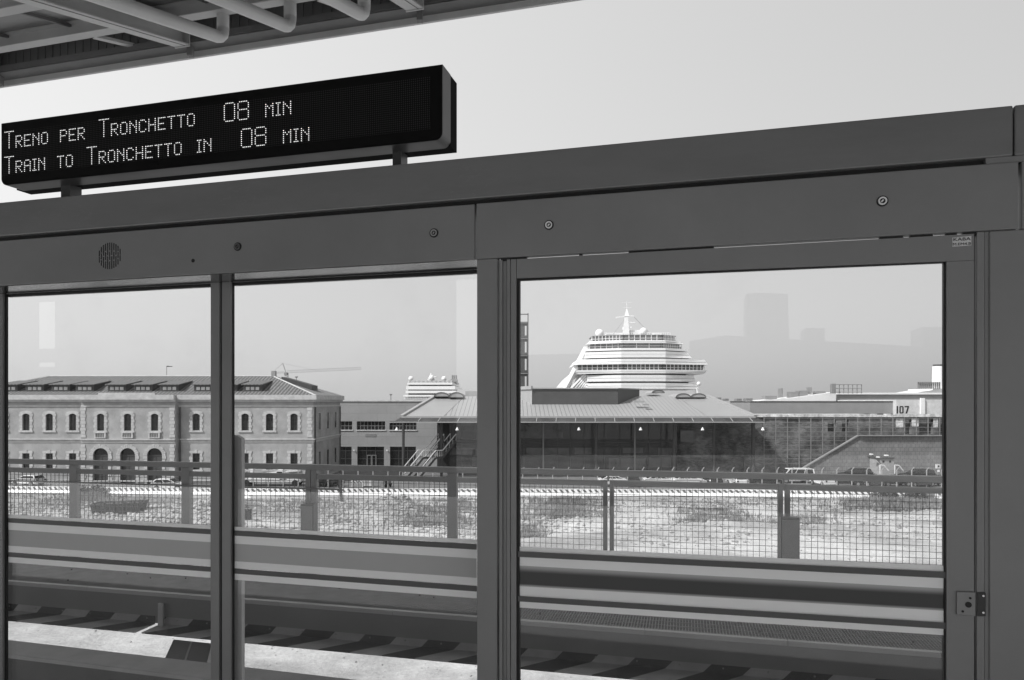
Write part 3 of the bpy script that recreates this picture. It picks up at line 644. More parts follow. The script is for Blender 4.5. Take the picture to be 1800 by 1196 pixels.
# ------------------------------------------------------------------ brick warehouse on the right
def warehouse():
    Y = 106.0; t = thing('brick_warehouse', 'stained brick warehouse with ragged plaster cornice right of the hall', 'building', (X(1430, Y), Y, 0))
    w = MB(); H = [(X(a, Y), X(b, Y), Z(763, Y), Z(738, Y)) for a, b in ((1590, 1602), (1616, 1640), (1650, 1662))] + [(X(a, Y), X(b, Y), Z(760, Y), Z(738, Y)) for a, b in ((1455, 1470), (1480, 1492))] + [(X(1285, Y), X(1308, Y), .1, Z(803, Y))]
    wall_holes(w, X(1190, Y), X(1800, Y), 0, Z(733.5, Y), Y, H, .6); w.box(X(1190, Y), X(1800, Y), Y+1, Y+14, 0, Z(733.5, Y)); part('wall', w, M['terrbrick'], t)
    c = MB(); x = 1327.0
    while x < 1800:
        w_ = random.uniform(5, 16); c.box(X(x, Y), X(x+w_-.25, Y), Y-.25-random.random()*.08, Y+.3, Z(733.5, Y)+.01, Z(728+random.uniform(-.6, 1.2), Y)); x += w_
    part('cornice', c, M['patch'], t)
    pl = MB()
    for (a, b, ya, yb_) in ((1575, 1588, 736, 752), (1603, 1615, 736, 750), (1641, 1649, 736, 752)): pbox(pl, a, ya, b, yb_, Y-.05, .06)
    part('plaster_patch', pl, M['patch'], t)
    pbox_ = MB(); pbox(pbox_, 1318, 706.5, 1575, 727.5, 112, 10); part('upper_wall', pbox_, mat('upper_wall', .30, .85, 0, .08, .5), t)
    part('upper_edge', pbox(MB(), 1317, 705.4, 1575, 706.4, 111.9, 10), M['dark'], t)
warehouse()
def numbered():
    Y = 111.0; t = thing('white_shed', 'white rendered shed numbered 107 behind the brick warehouse', 'building', (X(1620, Y), Y, 0))
    part('wall', MB().box(X(1575.5, Y), X(1800, Y), Y, Y+20, 0, Z(703, Y)), M['white2'], t)
    part('pilaster', pbox(MB(), 1619, 700, 1626, 728, Y-.3, .3), M['white'], t)
    n = MB(); s = Z(714, Y)-Z(727, Y); z0 = Z(727, Y); h = s
    def st(xa, xb, a, b): n.box(X(xa, Y), X(xb, Y), Y-.04, Y-.005, z0+a*h, z0+b*h)
    st(1576.0, 1578.2, 0, 1)
    st(1581, 1583, .1, .9); st(1586, 1588, .1, .9); st(1582, 1587, .86, 1); st(1582, 1587, 0, .14)
    st(1590, 1597.5, .86, 1); n.prism([(X(1595.3, Y), Y-.04, z0+.86*h), (X(1597.5, Y), Y-.04, z0+.86*h), (X(1594, Y), Y-.04, z0), (X(1591.6, Y), Y-.04, z0)], (0, .035, 0))
    part('painted_number', n, M['black'], t)
    # pale roofs further back
    b = MB(); b.prism([V(1330, 705.5, 135), V(1395, 699.5, 135), V(1462, 690.5, 135), V(1470, 689.5, 135), V(1470, 709, 135), V(1330, 709, 135)], (0, 8, 0))
    part('sloping_roof', b, M['white'], t)
    b = MB(); pbox(b, 1470, 694, 1800, 706, 136, 12); part('rear_wall', b, M['lightwall'], t)
    b = MB(); pbox(b, 1471, 690.6, 1800, 693.7, 135.6, 12); part('rear_roof_edge', b, M['white'], t)
    b = MB()
    for (a, c, ya, yb_) in ((1261, 1268, 699, 705), (1275, 1281, 701, 705), (1296, 1304, 701, 705), (1312, 1323, 700.5, 705), (1345, 1366, 696, 702), (1405, 1420, 687, 697), (1390, 1404, 689, 699), (1374, 1376, 683, 699), (1425, 1427, 681, 693), (1436, 1452, 688, 693)): pbox(b, a, ya, c, yb_, 137, 2)
    part('roof_plant', b, M['grid'], t)
    sc = MB()
    for k in range(8): sc.box(X(1460+k*7.8, 134)-.06, X(1460+k*7.8, 134)+.06, 134, 134.1, Z(692, 134), Z(676, 134))
    for yy in (676.3, 683, 690): sc.box(X(1460, 134), X(1515, 134), 133.9, 133.98, Z(yy, 134)-.06, Z(yy, 134)+.06)
    sc.box(X(1459, 134), X(1466, 134), 133.2, 133.8, Z(692, 134), Z(675, 134)); part('roof_railing', sc, M['grid'], t)
numbered()
def steelgrid():
    Y = 103.2; t = thing('steel_lattice', 'slender steel lattice frame standing before the stained brick wall', 'lattice', (X(1500, Y), Y, 0))
    v = MB(); x = 1343.0
    while x < 1760:
        v.box(X(x, Y)-.045, X(x, Y)+.045, Y-.06, Y+.06, 0, Z(734.5, Y)); x += 20.6
    part('uprights', v, M['grid'], t); h = MB(); y = 735.5
    while y < 822:
        h.box(X(1343, Y), X(1760, Y), Y-.10, Y-.065, Z(y, Y)-.025, Z(y, Y)+.025); y += 7.9
    part('crossbars', h, M['grid'], t)
steelgrid()
def blockwall():
    Y = 101.2; P = [V(1385, 840, Y), V(1415, 822, Y), V(1508, 767, Y), V(1800, 767, Y), (X(1800, Y), Y, 0), (X(1385, Y), Y, 0)]
    t = thing('block_wall', 'grey concrete block wall with sloping left end below the number 107', 'wall', (X(1560, Y), Y, 0))
    part('blockwork', MB().prism(P, (0, .8, 0)), M['blockwall'], t)
    c = MB().bar(V(1412, 823, Y), V(1508, 766.2, Y), .16, .5, (0, 1, 0)); c.bar(V(1508, 766.2, Y), V(1800, 766.2, Y), .9, .1); part('coping', c, M['grid'], t)
blockwall()
def hut():
    Y = 98.0; t = thing('substation_hut', 'small grey tower hut with two square openings and lamps on top', 'hut', (X(1559, Y), Y, 0))
    part('wall', pbox(MB(), 1548, 806.5, 1571.5, 845, Y, 3), M['concrete'], t); part('roof', pbox(MB(), 1546.5, 804.5, 1573, 806.4, Y-.2, 3.4), M['column'], t)
    for x in (1553, 1564.5): part('opening', pbox(MB(), x-1.6, 810, x+1.6, 813.5, Y-.02, .05), M['black'], t)
    for (a, b, y) in ((1531, 1535, 798), (1543, 1547, 803), (1557, 1562, 800)):
        l = MB(); pbox(l, a, y, b, y+2, Y-.1, .5); part('flood_lamp', l, M['white'], t)
    part('lamp_arm', MB().tube(V(1533, 800, Y), V(1547, 814, Y), .06, 6).tube(V(1559.5, 802, Y), V(1559.5, 805, Y), .05, 5), M['column'], t)
    for x in (1547, 1573):
        a = MB(); pts = [(x, 833), (x, 818), (x+7, 818.5), (x+15, 828)]
        for i in range(3): a.tube(V(*pts[i], Y-1), V(*pts[i+1], Y-1), .09, 6)
        part('pipe_rail', a, M['white2'], t)
hut()
def sign_post():
    Y = 92.0; t = thing('ticket_post', 'slim pale post with square head beside the dark cars at the right', 'post', (X(1650, Y), Y, 0))
    part('post', MB().box(X(1648.6, Y), X(1651.4, Y), Y, Y+.2, 0, Z(824, Y)), M['grid'], t); part('head', pbox(MB(), 1646.8, 817, 1653.2, 824, Y-.1, .35), M['white2'], t)
    part('dial', pbox(MB(), 1648.6, 818.4, 1651.4, 821.4, Y-.13, .03), M['black'], t); part('notice', pbox(MB(), 1648, 826, 1652, 830, Y-.05, .05), M['white'], t)
sign_post()

# ------------------------------------------------------------------ lift tower
def tower():
    Y = 122.0; t = thing('stair_tower', 'narrow dark stair tower with slot openings rising behind the hall roof', 'tower', (X(905, Y), Y, 0))
    f = MB(); xa, xb = 890, 929
    for x in (xa, xb-1.6): pbox(f, x, 551, x+1.6, 690, Y, .18); pbox(f, x, 551, x+1.6, 690, Y+4, .18)
    for y in (552, 566, 594, 624, 655, 684): f.box(X(xa, Y), X(xb, Y), Y-.05, Y+.15, Z(y+1.4, Y), Z(y, Y))
    part('frame', f, M['column'], t)
    for (a, b) in ((568, 594), (596, 624), (626, 655), (657, 686)):
        c = MB(); pbox(c, xa+1.6, a, 922.6, b, Y+.2, .12); pbox(c, 925.6, a, xb-1.7, b, Y+.2, .12); pbox(c, 922.6, a, 925.6, a+5, Y+.2, .12); pbox(c, 922.6, b-4, 925.6, b, Y+.2, .12)
        part('cladding_panel', c, M['darkwall'], t)
    part('base', MB().box(X(xa, Y), X(xb, Y), Y+.3, Y+3.9, 0, Z(688, Y)), M['darkwall'], t)
tower()

# ------------------------------------------------------------------ ships
def ship_main():
    YF = 205.0; YC = YF+4; YE_ = YF+70
    t = thing('cruise_ship', 'large white cruise ship seen bow on above the hall roof', 'ship', (X(1130, YF), YF, 0))
    def ring(y, xl, xr, inset=0.0, fl=1092, fr_=1170):
        z = Z(y, YF); a = [(X(xl, YC), YC), (X(fl, YF), YF), (X(fr_, YF), YF), (X(xr, YC), YC)]
        cx = X(1130, YF)
        a = [(q[0]+(inset if q[0] < cx else -inset), q[1]+inset) for q in a]
        ye = YF + (13 if y < 617 else 22 if y < 657.5 else 55)
        a = a + [(a[3][0], ye), (a[0][0], ye)]
        return [(q[0], q[1], z) for q in a]
    def slab(name, y0, y1, l0, r0, l1, r1, m='white', inset=0, ins1=None):
        b = MB().loft(ring(y1, l1, r1, inset if ins1 is None else ins1), ring(y0, l0, r0, inset)); return part(name, b, M[m], t)
    slab('deck_band', 599, 603.2, 1036, 1195, 1031, 1202)
    slab('deck_band', 612, 616, 1029, 1209, 1029, 1210); slab('deck_band', 618, 628.5, 1029, 1208, 1029, 1216)
    slab('bridge_roof', 631, 640.4, 1016, 1238, 1009, 1245); slab('bridge_sill', 650, 656.5, 1012, 1243, 1016, 1238)
    slab('deck_band', 659.5, 670.5, 1032, 1219, 1032, 1223); slab('deck_band', 673.6, 683.8, 1033, 1224, 1033, 1229)
    slab('window_band', 589, 599, 1037, 1192, 1037, 1194, 'shipglass', .9); slab('window_band', 603.2, 612, 1033, 1200, 1031, 1207, 'shipglass', 1.1)
    slab('bridge_windows', 640.4, 650, 1010, 1244, 1013, 1242, 'shipglass', .9)
    slab('recess', 616, 618, 1031, 1206, 1031, 1206, 'grid', 1.6); slab('recess', 628.5, 631, 1031, 1210, 1031, 1212, 'grid', 1.6); slab('recess', 656.5, 659.5, 1034, 1217, 1034, 1217, 'grid', 1.6); slab('recess', 670.5, 673.6, 1034, 1222, 1034, 1222, 'grid', 1.6)
    slab('hull', 683.9, 740, 1045, 1222, 1060, 1210, 'white', 2.0)
    for yl, l_, r_ in ((607.5, 1032.5, 1204), (594, 1036.8, 1193.6), (645.5, 1011.5, 1243)): slab('hand_rail', yl, yl+.55, l_, r_, l_, r_, 'white', .6)
    for yl, l_, r_ in ((600.8, 1034.2, 1198.6), (622.5, 1029, 1212), (635.5, 1012.5, 1241.5), (653.5, 1013.8, 1240.6), (664.6, 1031.9, 1221), (678.5, 1032.8, 1226.5)): slab('deck_joint', yl, yl+.35, l_, r_, l_, r_, 'lightwall', -.04)
    def posts(name, y0, y1, l, r, n, inset, slant=0):
        m = MB(); A = ring(y0, l, r, inset); B = ring(y1, l, r, inset)
        for i, k in ((0, n[0]), (1, n[1]), (2, n[2])):
            for j in range(k+1):
                u = j/k; p = Vector(B[i]).lerp(Vector(B[i+1]), u); q = Vector(A[i]).lerp(Vector(A[i+1]), u); q.x += slant*(u-.5)
                m.bar(p, q, .17, .17, (0, 1, 0))
        part(name, m, M['white'], t)
    posts('window_posts', 589, 599, 1036.5, 1194, (9, 7, 9), .75); posts('window_posts', 603.2, 612, 1031, 1205, (6, 3, 9), .95); posts('bridge_posts', 640.4, 650, 1010.5, 1243.5, (9, 9, 11), .7)
    slab('rail_cap', 588.2, 589, 1036.5, 1194, 1036.5, 1194, 'grid', .7); slab('deck', 598.2, 599, 1036.5, 1194, 1036.5, 1194, 'white', .2)
    # radomes, mast, boxes
    Yr = YF+10
    for (x, y, r) in ((1054, 586.5, 1.35), (1098, 578, .7), (1131, 583, 1.2)): part('radome', MB().ball(V(x, y, Yr), r), M['white'], t, smooth=True)
    m = MB(); m.loft([V(1094, 590, Yr-1), V(1107, 590, Yr-1), V(1107, 590, Yr+2), V(1094, 590, Yr+2)], [V(1097.5, 558, Yr-.7), V(1104, 558, Yr-.7), V(1104, 558, Yr+1), V(1097.5, 558, Yr+1)])
    m.bar(V(1083, 558.5, Yr), V(1099, 556.5, Yr), 1, .28); m.bar(V(1099, 556.5, Yr), V(1114, 556, Yr), 1, .28); m.bar(V(1100, 567.5, Yr), V(1116, 567.5, Yr), 1.2, .3); m.bar(V(1096, 577, Yr), V(1110, 576, Yr), 1.2, .4)
    m.loft([V(1097.5, 556, Yr-.6), V(1106, 556, Yr-.6), V(1106, 556, Yr+.6), V(1097.5, 556, Yr+.6)], [V(1101, 543, Yr-.1), V(1102.4, 543, Yr-.1), V(1102.4, 543, Yr+.1), V(1101, 543, Yr+.1)])
    m.tube(V(1101.7, 543, Yr), V(1101.7, 530, Yr), .06, 5); m.tube(V(1094, 532, Yr), V(1110, 532, Yr), .05, 5); m.tube(V(1096, 541, Yr), V(1110, 541, Yr), .05, 5)
    part('mast', m, M['white'], t)
    b = MB(); pbox(b, 1108, 580.5, 1136, 588.5, Yr, 5); pbox(b, 1066, 586, 1094, 588.5, Yr, 3); pbox(b, 1150, 585, 1163, 588.5, Yr, 3); part('top_house', b, M['white'], t)
    r = MB()
    for k in range(30):
        x = 1062+k*4; r.tube(V(x, 589, YF+8), V(x, 584+2*hsh(k, 3), YF+8), .05, 4)
    r.tube(V(1062, 585.5, YF+8), V(1178, 585.5, YF+8), .05, 4); part('rigging', r, M['white'], t)
    st = MB(); st.tube(V(1115, 558, Yr), V(1140, 584, Yr), .05, 4); st.tube(V(1099, 560, Yr), V(1078, 588, Yr), .05, 4); part('stay_wire', st, M['grid'], t)
    # port side, stepping down and away
    s = MB()
    for k in range(3, 6):
        x = 1029-k*7.0; s.bar(V(x+2, 618+k*12.0, YC+3+k*2), V(x-9, 636+k*12, YC+3+k*2), 1.0, 1.1)
    for k in range(6): s.bar(V(1032, 655+k*5, YC+1), V(1032-(44-k*7), 700, YC+8), .8, .55)
    s.bar(V(1031, 612, YC+2), V(990, 690, YC+10), 1.2, 1.4)
    part('side_davits', s, M['white'], t)
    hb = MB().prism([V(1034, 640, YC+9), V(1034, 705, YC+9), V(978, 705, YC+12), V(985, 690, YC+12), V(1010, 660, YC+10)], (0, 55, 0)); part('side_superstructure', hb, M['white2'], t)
    wl = MB(); wl.ball(V(1228, 675, YC), .7); wl.tube(V(1224, 683, YC), V(1228, 695, YC), .5, 6); part('wing_lamp', wl, M['white'], t)
ship_main()
def ship_far():
    Y = 430.0; t = thing('cruise_ship', 'small distant white cruise ship with two radomes left of the hall roof', 'ship', (X(757, Y), Y, 0))
    b = MB()
    for (xa, xb, ya, yb_) in ((716, 795, 673, 676.5), (714, 800, 679, 685), (713, 802, 687, 691.5), (709, 805, 694.5, 697.5)): b.box(X(xa, Y), X(xb, Y), Y, Y+60, Z(yb_, Y), Z(ya, Y))
    part('deck_bands', b, M['white'], t); d = MB(); d.box(X(717, Y), X(794, Y), Y+2, Y+60, Z(699, Y), Z(669, Y)); part('windows', d, M['shipglass'], t)
    h = MB(); h.box(X(712, Y), X(803, Y), Y+1.5, Y+60, 0, Z(699, Y)); part('hull', h, M['white'], t)
    p = MB()
    for k in range(34): p.box(X(717+k*2.3, Y), X(717+k*2.3, Y)+.3, Y+1.4, Y+1.9, Z(673, Y), Z(668.6, Y))
    for k in range(34): p.box(X(710+k*2.8, Y), X(710+k*2.8, Y)+.3, Y+.5, Y+1.4, Z(702, Y), Z(697.6, Y))
    part('window_posts', p, M['white'], t)
    for x in (722.5, 780.5): part('radome', MB().ball(V(x, 666, Y+6), 1.6), M['white'], t, smooth=True)
    m = MB().loft([V(750, 670, Y+6), V(765, 670, Y+6), V(765, 670, Y+10), V(750, 670, Y+10)], [V(755.5, 659, Y+6), V(760.5, 659, Y+6), V(760.5, 659, Y+9), V(755.5, 659, Y+9)]); m.tube(V(757.5, 659, Y+7), V(757.5, 656, Y+7), .3, 5); m.box(X(752, Y), X(765, Y), Y+6, Y+9, Z(662.5, Y), Z(661, Y)); m.ball(V(758, 665, Y+5), 1.5)
    part('mast', m, M['white'], t)
    f = MB(); pbox(f, 792, 667, 803, 676, Y+30, 8)
    for x in (795, 798.5, 801.5): f.tube(V(x, 668, Y+33), V(x, 660, Y+33), .7, 8)
    part('funnel', f, M['lightwall'], t)
ship_far()
def ferry():
    Y = 190.0; t = thing('moored_ferry', 'white ship with a tall dark capped funnel at the far right', 'ship', (X(1655, Y), Y, 0))
    fx = X(1657, Y); part('funnel', MB().tube((fx, Y+2, Z(684, Y)), (fx, Y+2, Z(643.5, Y)), 1.55, 20, 1.4), M['white'], t); part('funnel_cap', MB().tube((fx, Y+2, Z(643.4, Y)), (fx, Y+2, Z(640.5, Y)), 1.3, 20), M['column'], t)
    part('deck', MB().prism([V(1600, 692, Y), V(1640, 686, Y), V(1640, 683.5, Y), V(1720, 681, Y), V(1720, 696, Y), V(1600, 696, Y)], (0, 12, 0)), M['white'], t)
    r = MB()
    for k in range(12): r.box(X(1610+k*3.4, Y), X(1610+k*3.4, Y)+.25, Y-1, Y-.7, Z(684, Y), Z(672, Y))
    for y in (672, 674): r.box(X(1609, Y), X(1648, Y), Y-1.3, Y-1.05, Z(y+.7, Y), Z(y, Y))
    part('lattice_rail', r, M['grid'], t); part('hull', MB().box(X(1600, Y), X(1800, Y), Y+1, Y+13, 0, Z(696.1, Y)), M['white'], t)
ferry()
def crane():
    Y = 260.0; t = thing('tower_crane', 'thin tower crane with a long horizontal jib behind the tiled roof', 'crane', (X(503, Y), Y, 0))
    def lattice(a, b, h, n, r=.045):
        m = MB(); a = Vector(a); b = Vector(b); up = Vector((0, 0, h)) if abs((b-a).x) > abs((b-a).z) else Vector((h, 0, 0))
        m.tube(a, b, r, 4); m.tube(a+up, b+up, r, 4)
        for k in range(n):
            p = a.lerp(b, k/n); q = a.lerp(b, (k+1)/n); m.tube(p, a.lerp(b, (k+.5)/n)+up, r*.7, 4); m.tube(a.lerp(b, (k+.5)/n)+up, q, r*.7, 4)
        return m
    part('mast', lattice((X(501, Y), Y, 0), (X(501, Y), Y, Z(656, Y)), 1.2, 26, .09), M['crane'], t)
    part('jib', lattice(V(504, 656, Y), V(635, 650, Y), .9, 34), M['crane'], t); part('counter_jib', lattice(V(477, 657, Y), V(500, 656, Y), .5, 6), M['crane'], t)
    p = MB(); p.tube(V(503, 656, Y), V(497, 639, Y), .12, 4); p.tube(V(497, 639, Y), V(478, 656, Y), .05, 4); p.tube(V(497, 639, Y), V(560, 652, Y), .03, 4); p.box(X(500, Y), X(505, Y), Y-.5, Y+.8, Z(660, Y), Z(655, Y)); part('apex', p, M['crane'], t)
crane()
def lamp_mast(x, yt, Y, lab):
    t = thing('lamp_mast', lab, 'lamp mast', (X(x, Y), Y, 0)); part('pole', MB().tube((X(x, Y), Y, 0), V(x, yt, Y), .09, 6), M['crane'], t)
    part('lamp_head', MB().tube(V(x-2.2, yt-.3, Y), V(x+2.2, yt-.3, Y), .17, 6), M['crane'], t)
lamp_mast(687, 694, 150., 'slim lamp mast above the flat roof of the grey office block')
lamp_mast(521, 663, 150., 'slim lamp mast above the tiled hip roof under the crane jib')

# ------------------------------------------------------------------ vehicles
def car(kind, col, label, x, y, rz, group=None, Yc=None):
    g = G(x, y) if Yc is None else Vector((X(x, Yc), Yc, 0)); t = thing({'van': 'parked_van'}.get(kind, 'parked_car'), label, 'van' if kind == 'van' else 'car', (g.x, g.y, .03), rz, group)
    m = M['car_'+col]
    P = {'hatch': (4.0, .86, 1.47, [(-2, .35), (-2, .85), (-1.9, 1.0), (-1.2, 1.02), (.7, 1.0), (1.75, .85), (1.98, .68), (2, .35)], [(-1.85, 1.0), (-1.5, 1.42), (-.9, 1.48), (.1, 1.45), (.95, 1.0)]),
         'sedan': (4.4, .87, 1.43, [(-2.2, .35), (-2.2, .9), (-2.0, 1.0), (-1.2, 1.02), (.9, .98), (1.9, .85), (2.18, .65), (2.2, .35)], [(-1.75, 1.0), (-1.05, 1.38), (-.4, 1.44), (.3, 1.41), (1.15, .98)]),
         'suv': (4.5, .92, 1.78, [(-2.25, .42), (-2.25, 1.05), (-2.15, 1.15), (0, 1.17), (.9, 1.14), (2.0, 1.02), (2.23, .8), (2.25, .42)], [(-2.15, 1.15), (-1.95, 1.7), (-1.2, 1.78), (.2, 1.74), (1.05, 1.14)]),
         'van': (4.9, .95, 2.0, [(-2.45, .4), (-2.45, 1.15), (-2.4, 1.2), (0, 1.2), (1.6, 1.18), (2.2, 1.02), (2.42, .8), (2.45, .4)], [(-2.4, 1.2), (-2.3, 1.92), (-1.8, 2.0), (1.0, 1.97), (1.75, 1.18)])}[kind]
    L_, W, H, low, cab = P; wr = .33 if kind not in ('suv', 'van') else .37
    b = MB(); bv = .1
    n = len(low)
    A = [(p[0], -W+bv, p[1]) for p in low]; A0 = [(p[0]*.985, -W, max(p[1]-.05, .4)) for p in low]; B0 = [(p[0], W, p[2]) for p in [(q[0], 0, q[2]) for q in A0]]; B = [(p[0], W-bv, p[1]) for p in low]
    rings = [A, A0, B0, B]
    vs = sum(rings, []); fs = []
    for j in range(3):
        for i in range(n): fs.append((j*n+i, j*n+(i+1) % n, (j+1)*n+(i+1) % n, (j+1)*n+i))
    fs.append(tuple(range(n-1, -1, -1))); fs.append(tuple(range(3*n, 4*n))); b.add(vs, fs)
    part('body', b, m, t, local=True)
    c = MB(); k = len(cab); zl, zh = cab[0][1], H
    def wy(z): return (W-.06) - .2*(z-zl)/(zh-zl)
    c.loft([(p[0], -wy(p[1]), p[1]-.02) for p in cab], [(p[0], wy(p[1]), p[1]-.02) for p in cab]); part('cabin', c, m, t, local=True)
    gz = MB()
    for sgn in (-1, 1):
        def q(u, z): return (u, sgn*(wy(z)+.015), z)
        xs0, xs1, xt0, xt1 = cab[0][0]+.15, cab[-1][0]-.14, cab[1][0]+.12, cab[3][0]-.04; z0, z1 = zl+.05, H-.12
        nn = 3 if kind != 'hatch' else 2
        for i in range(nn):
            a0, a1 = i/nn+.015, (i+1)/nn-.015
            gz.add([q(xs0+(xs1-xs0)*a0, z0), q(xs0+(xs1-xs0)*a1, z0), q(xt0+(xt1-xt0)*a1, z1), q(xt0+(xt1-xt0)*a0, z1)], [(0, 1, 2, 3) if sgn < 0 else (3, 2, 1, 0)])
    for (p, q2, of) in ((cab[-2], cab[-1], .02), (cab[1], cab[0], -.02)):
        a = Vector((p[0], 0, p[1])).lerp(Vector((q2[0], 0, q2[1])), .12); d_ = Vector((p[0], 0, p[1])).lerp(Vector((q2[0], 0, q2[1])), .9)
        gz.add([(a.x+of, -wy(a.z)+.08, a.z), (a.x+of, wy(a.z)-.08, a.z), (d_.x+of, wy(d_.z)-.06, d_.z), (d_.x+of, -wy(d_.z)+.06, d_.z)], [(0, 1, 2, 3)])
    part('windows', gz, M['wglass'], t, local=True)
    for u in (-L_*.31, L_*.32):
        for sgn in (-1, 1):
            w = MB().tube((u, sgn*(W-.2), wr), (u, sgn*(W+.02), wr), wr, 16); wo_ = part('wheel', w, M['tyre'], t, local=True)
            part('rim', MB().tube((u, sgn*(W+.021), wr), (u, sgn*(W+.03), wr), wr*.6, 12), M['grid'], wo_, local=True)
    for sgn in (-1, 1):
        part('headlight', MB().box(L_/2-.06, L_/2+.012, sgn*(W-.3)-.14, sgn*(W-.3)+.14, .62, .76), M['white'], t, local=True)
        part('tail_light', MB().box(-L_/2-.012, -L_/2+.05, sgn*(W-.25)-.09, sgn*(W-.25)+.09, .7, .9), M['dark'], t, local=True)
for n_, v_ in (('white', .75), ('silver', .7), ('black', .02), ('dark', .06), ('grey', .16)): M['car_'+n_] = mat('car_paint_'+n_, v_, .25, 0.1, .03, 1)
car('hatch', 'silver', 'silver hatchback parked before the left wing of the old building', 50, 854.5, R(168))
car('hatch', 'white', 'white hatchback before the arched doorways, behind the striped barriers', 298, 862, R(4))
gp = 'cars parked in a row behind the wire fence'
row = [(1080, 'sedan', 'white', 'white sedan at the left end of the parked row, behind the double railing post'), (1112, 'hatch', 'dark', 'dark hatchback parked second from the left end of the row'), (1160, 'sedan', 'silver', 'silver sedan parked third from the left end of the row'),
       (1210, 'sedan', 'white', 'white sedan parked below the pendant lamps, right of the silver sedan'), (1252, 'hatch', 'black', 'black hatchback between a white sedan and a silver hatchback'), (1296, 'hatch', 'silver', 'silver hatchback parked below the brick opening'), (1345, 'sedan', 'black', 'black sedan parked just left of the white van'),
       (1447, 'hatch', 'white', 'white hatchback parked just right of the white van'), (1484, 'sedan', 'black', 'black sedan in front of the left black off-roader'), (1530, 'hatch', 'dark', 'dark hatchback left of the small hut'), (1572, 'sedan', 'black', 'black sedan parked in front of the small hut'), (1612, 'hatch', 'dark', 'dark hatchback in front of the right black off-roader'), (1652, 'sedan', 'black', 'black sedan by the slim pale ticket post')]
for x, k, c_, lab in row: car(k, c_, lab, x, 852, R(90+random.uniform(-6, 6)) if k == 'hatch' else R(random.choice((0, 180))+random.uniform(-8, 8)), gp, Yc=91.5+random.uniform(-.2, .2))
car('van', 'white', 'white minivan parked below the sloping end of the block wall', 1397, 850, R(181), gp, Yc=95.2)
car('suv', 'black', 'black off-roader parked left of the small hut', 1502, 850, R(182), gp, Yc=97.5)
car('suv', 'black', 'black off-roader parked right of the small hut', 1611, 850, R(178), gp, Yc=96.5)
def lift_truck():
    g = Vector((X(480, 92), 92., .03)); t = thing('boom_lift_truck', 'white lift truck with folded boom parked before the old building', 'truck', g)
    part('chassis', MB().box(-3.9, 3.9, -1, 1, .55, .85).box(-3.8, 1.2, -1.05, 1.05, .851, .98), M['car_white'], t, local=True)
    cb = MB().loft([(.6, -1, .99), (.6, 1, .99), (2.1, 1, .99), (2.1, -1, .99)], [(.75, -.9, 2.1), (.75, .9, 2.1), (1.5, .9, 2.1), (1.5, -.9, 2.1)]); cb.box(2.1, 3.8, -.98, .98, .86, 1.3); part('cab', cb, M['car_white'], t, local=True)
    part('windows', MB().box(.8, 1.5, -1.0, -.96, 1.3, 1.9), M['wglass'], t, local=True)
    bm = MB(); bm.bar((-3.2, -.2, 1.4), (3.4, -.2, 2.0), .22, .2); bm.bar((-2.6, .2, 2.5), (3.4, .2, 1.9), .18, .16); bm.bar((-3, 0, .98), (-2.6, 0, 2.4), .4, .4); part('boom', bm, M['car_white'], t, local=True)
    for u in (-3.1, 3.2):
        for s in (-1, 1): part('wheel', MB().tube((u, s*.75, .42), (u, s*1.06, .42), .42, 14), M['tyre'], t, local=True)
    bk = MB()
    for a in (-4.2, -3.4):
        for b_ in (-.5, .5): bk.tube((a, b_, 1.3), (a, b_, 2.2), .03, 5)
    bk.box(-4.25, -3.35, -.55, .55, 1.2, 1.3); bk.box(-4.25, -3.35, -.55, -.5, 2.15, 2.2); part('basket', bk, M['car_silver'], t, local=True)
lift_truck()

# ------------------------------------------------------------------ barriers, wire fence, small yard things
def barriers():
    w, h = 2.05, .82
    def profile(z):
        return .27 if z < .1 else (.27-.17*(z-.1)/.25 if z < .35 else .10-.03*(z-.35)/.47)
    zs = [0.05, .12, .35, .43, .80, h]
    bd = MB(); A = [(-w/2+.03, -profile(z), z) for z in zs] + [(-w/2+.03, profile(z), z) for z in reversed(zs)]
    bd.loft(A, [(w/2-.03, p[1], p[2]) for p in A])
    st = MB()
    for k in range(3):
        x0 = -w/2+.12+k*.68
        def f(x, z): return (x, -profile(z)-.012, z)
        st.add([f(x0+.26, .42), f(x0+.56, .42), f(x0+.28, .77), f(x0-.02, .77)], [(0, 1, 2, 3)])
    ft = MB().box(-.75, -.45, -.285, .285, 0, .05).box(.45, .75, -.285, .285, 0, .05)
    px = [(15, 867.0), (420, 871.5), (838, 872.0), (1300, 873.5), (1600, 878.)]
    M['bar_stripe'] = mat('faded_red_stripe', .13, .6, 0, .15, 2)
    lab = 'white plastic road barrier with slanted dark stripes, one of the line'
    root = thing('road_barrier', lab, 'barrier', (0, 0, 0), 0, 'striped road barriers in a line across the lot')
    b0 = part('body', bd, M['white'], root, local=True); s0 = part('stripes', st, M['bar_stripe'], root, local=True); f0 = part('feet', ft, M['black'], root, local=True)
    Pp = [G(*q) for q in px]; Pp = [Pp[0]+(Pp[0]-Pp[1])*.06] + Pp[1:]
    pos = []; 
    for a, b in zip(Pp[:-1], Pp[1:]):
        n = max(1, round((b-a).length/w)); 
        for k in range(n): pos.append((a.lerp(b, (k+.5)/n), math.atan2(b.y-a.y, b.x-a.x)))
    e = Pp[-1]; pos += [(e+Vector((2.6+q*2.1, -.1*q, 0)), R(random.uniform(-8, 8))) for q in (0.6, 2.0, 3.2)]
    for i, (p, a) in enumerate(pos):
        r = root if i == 0 else root.copy()
        if i: COL.objects.link(r)
        r.location = (p.x, p.y, max(0, ground_z(p.x, p.y))+.03); r.rotation_euler = (0, 0, a+R(random.uniform(-1, 1)))
        if i:
            for ch in (b0, s0, f0):
                c = ch.copy(); COL.objects.link(c); c.parent = r
barriers()
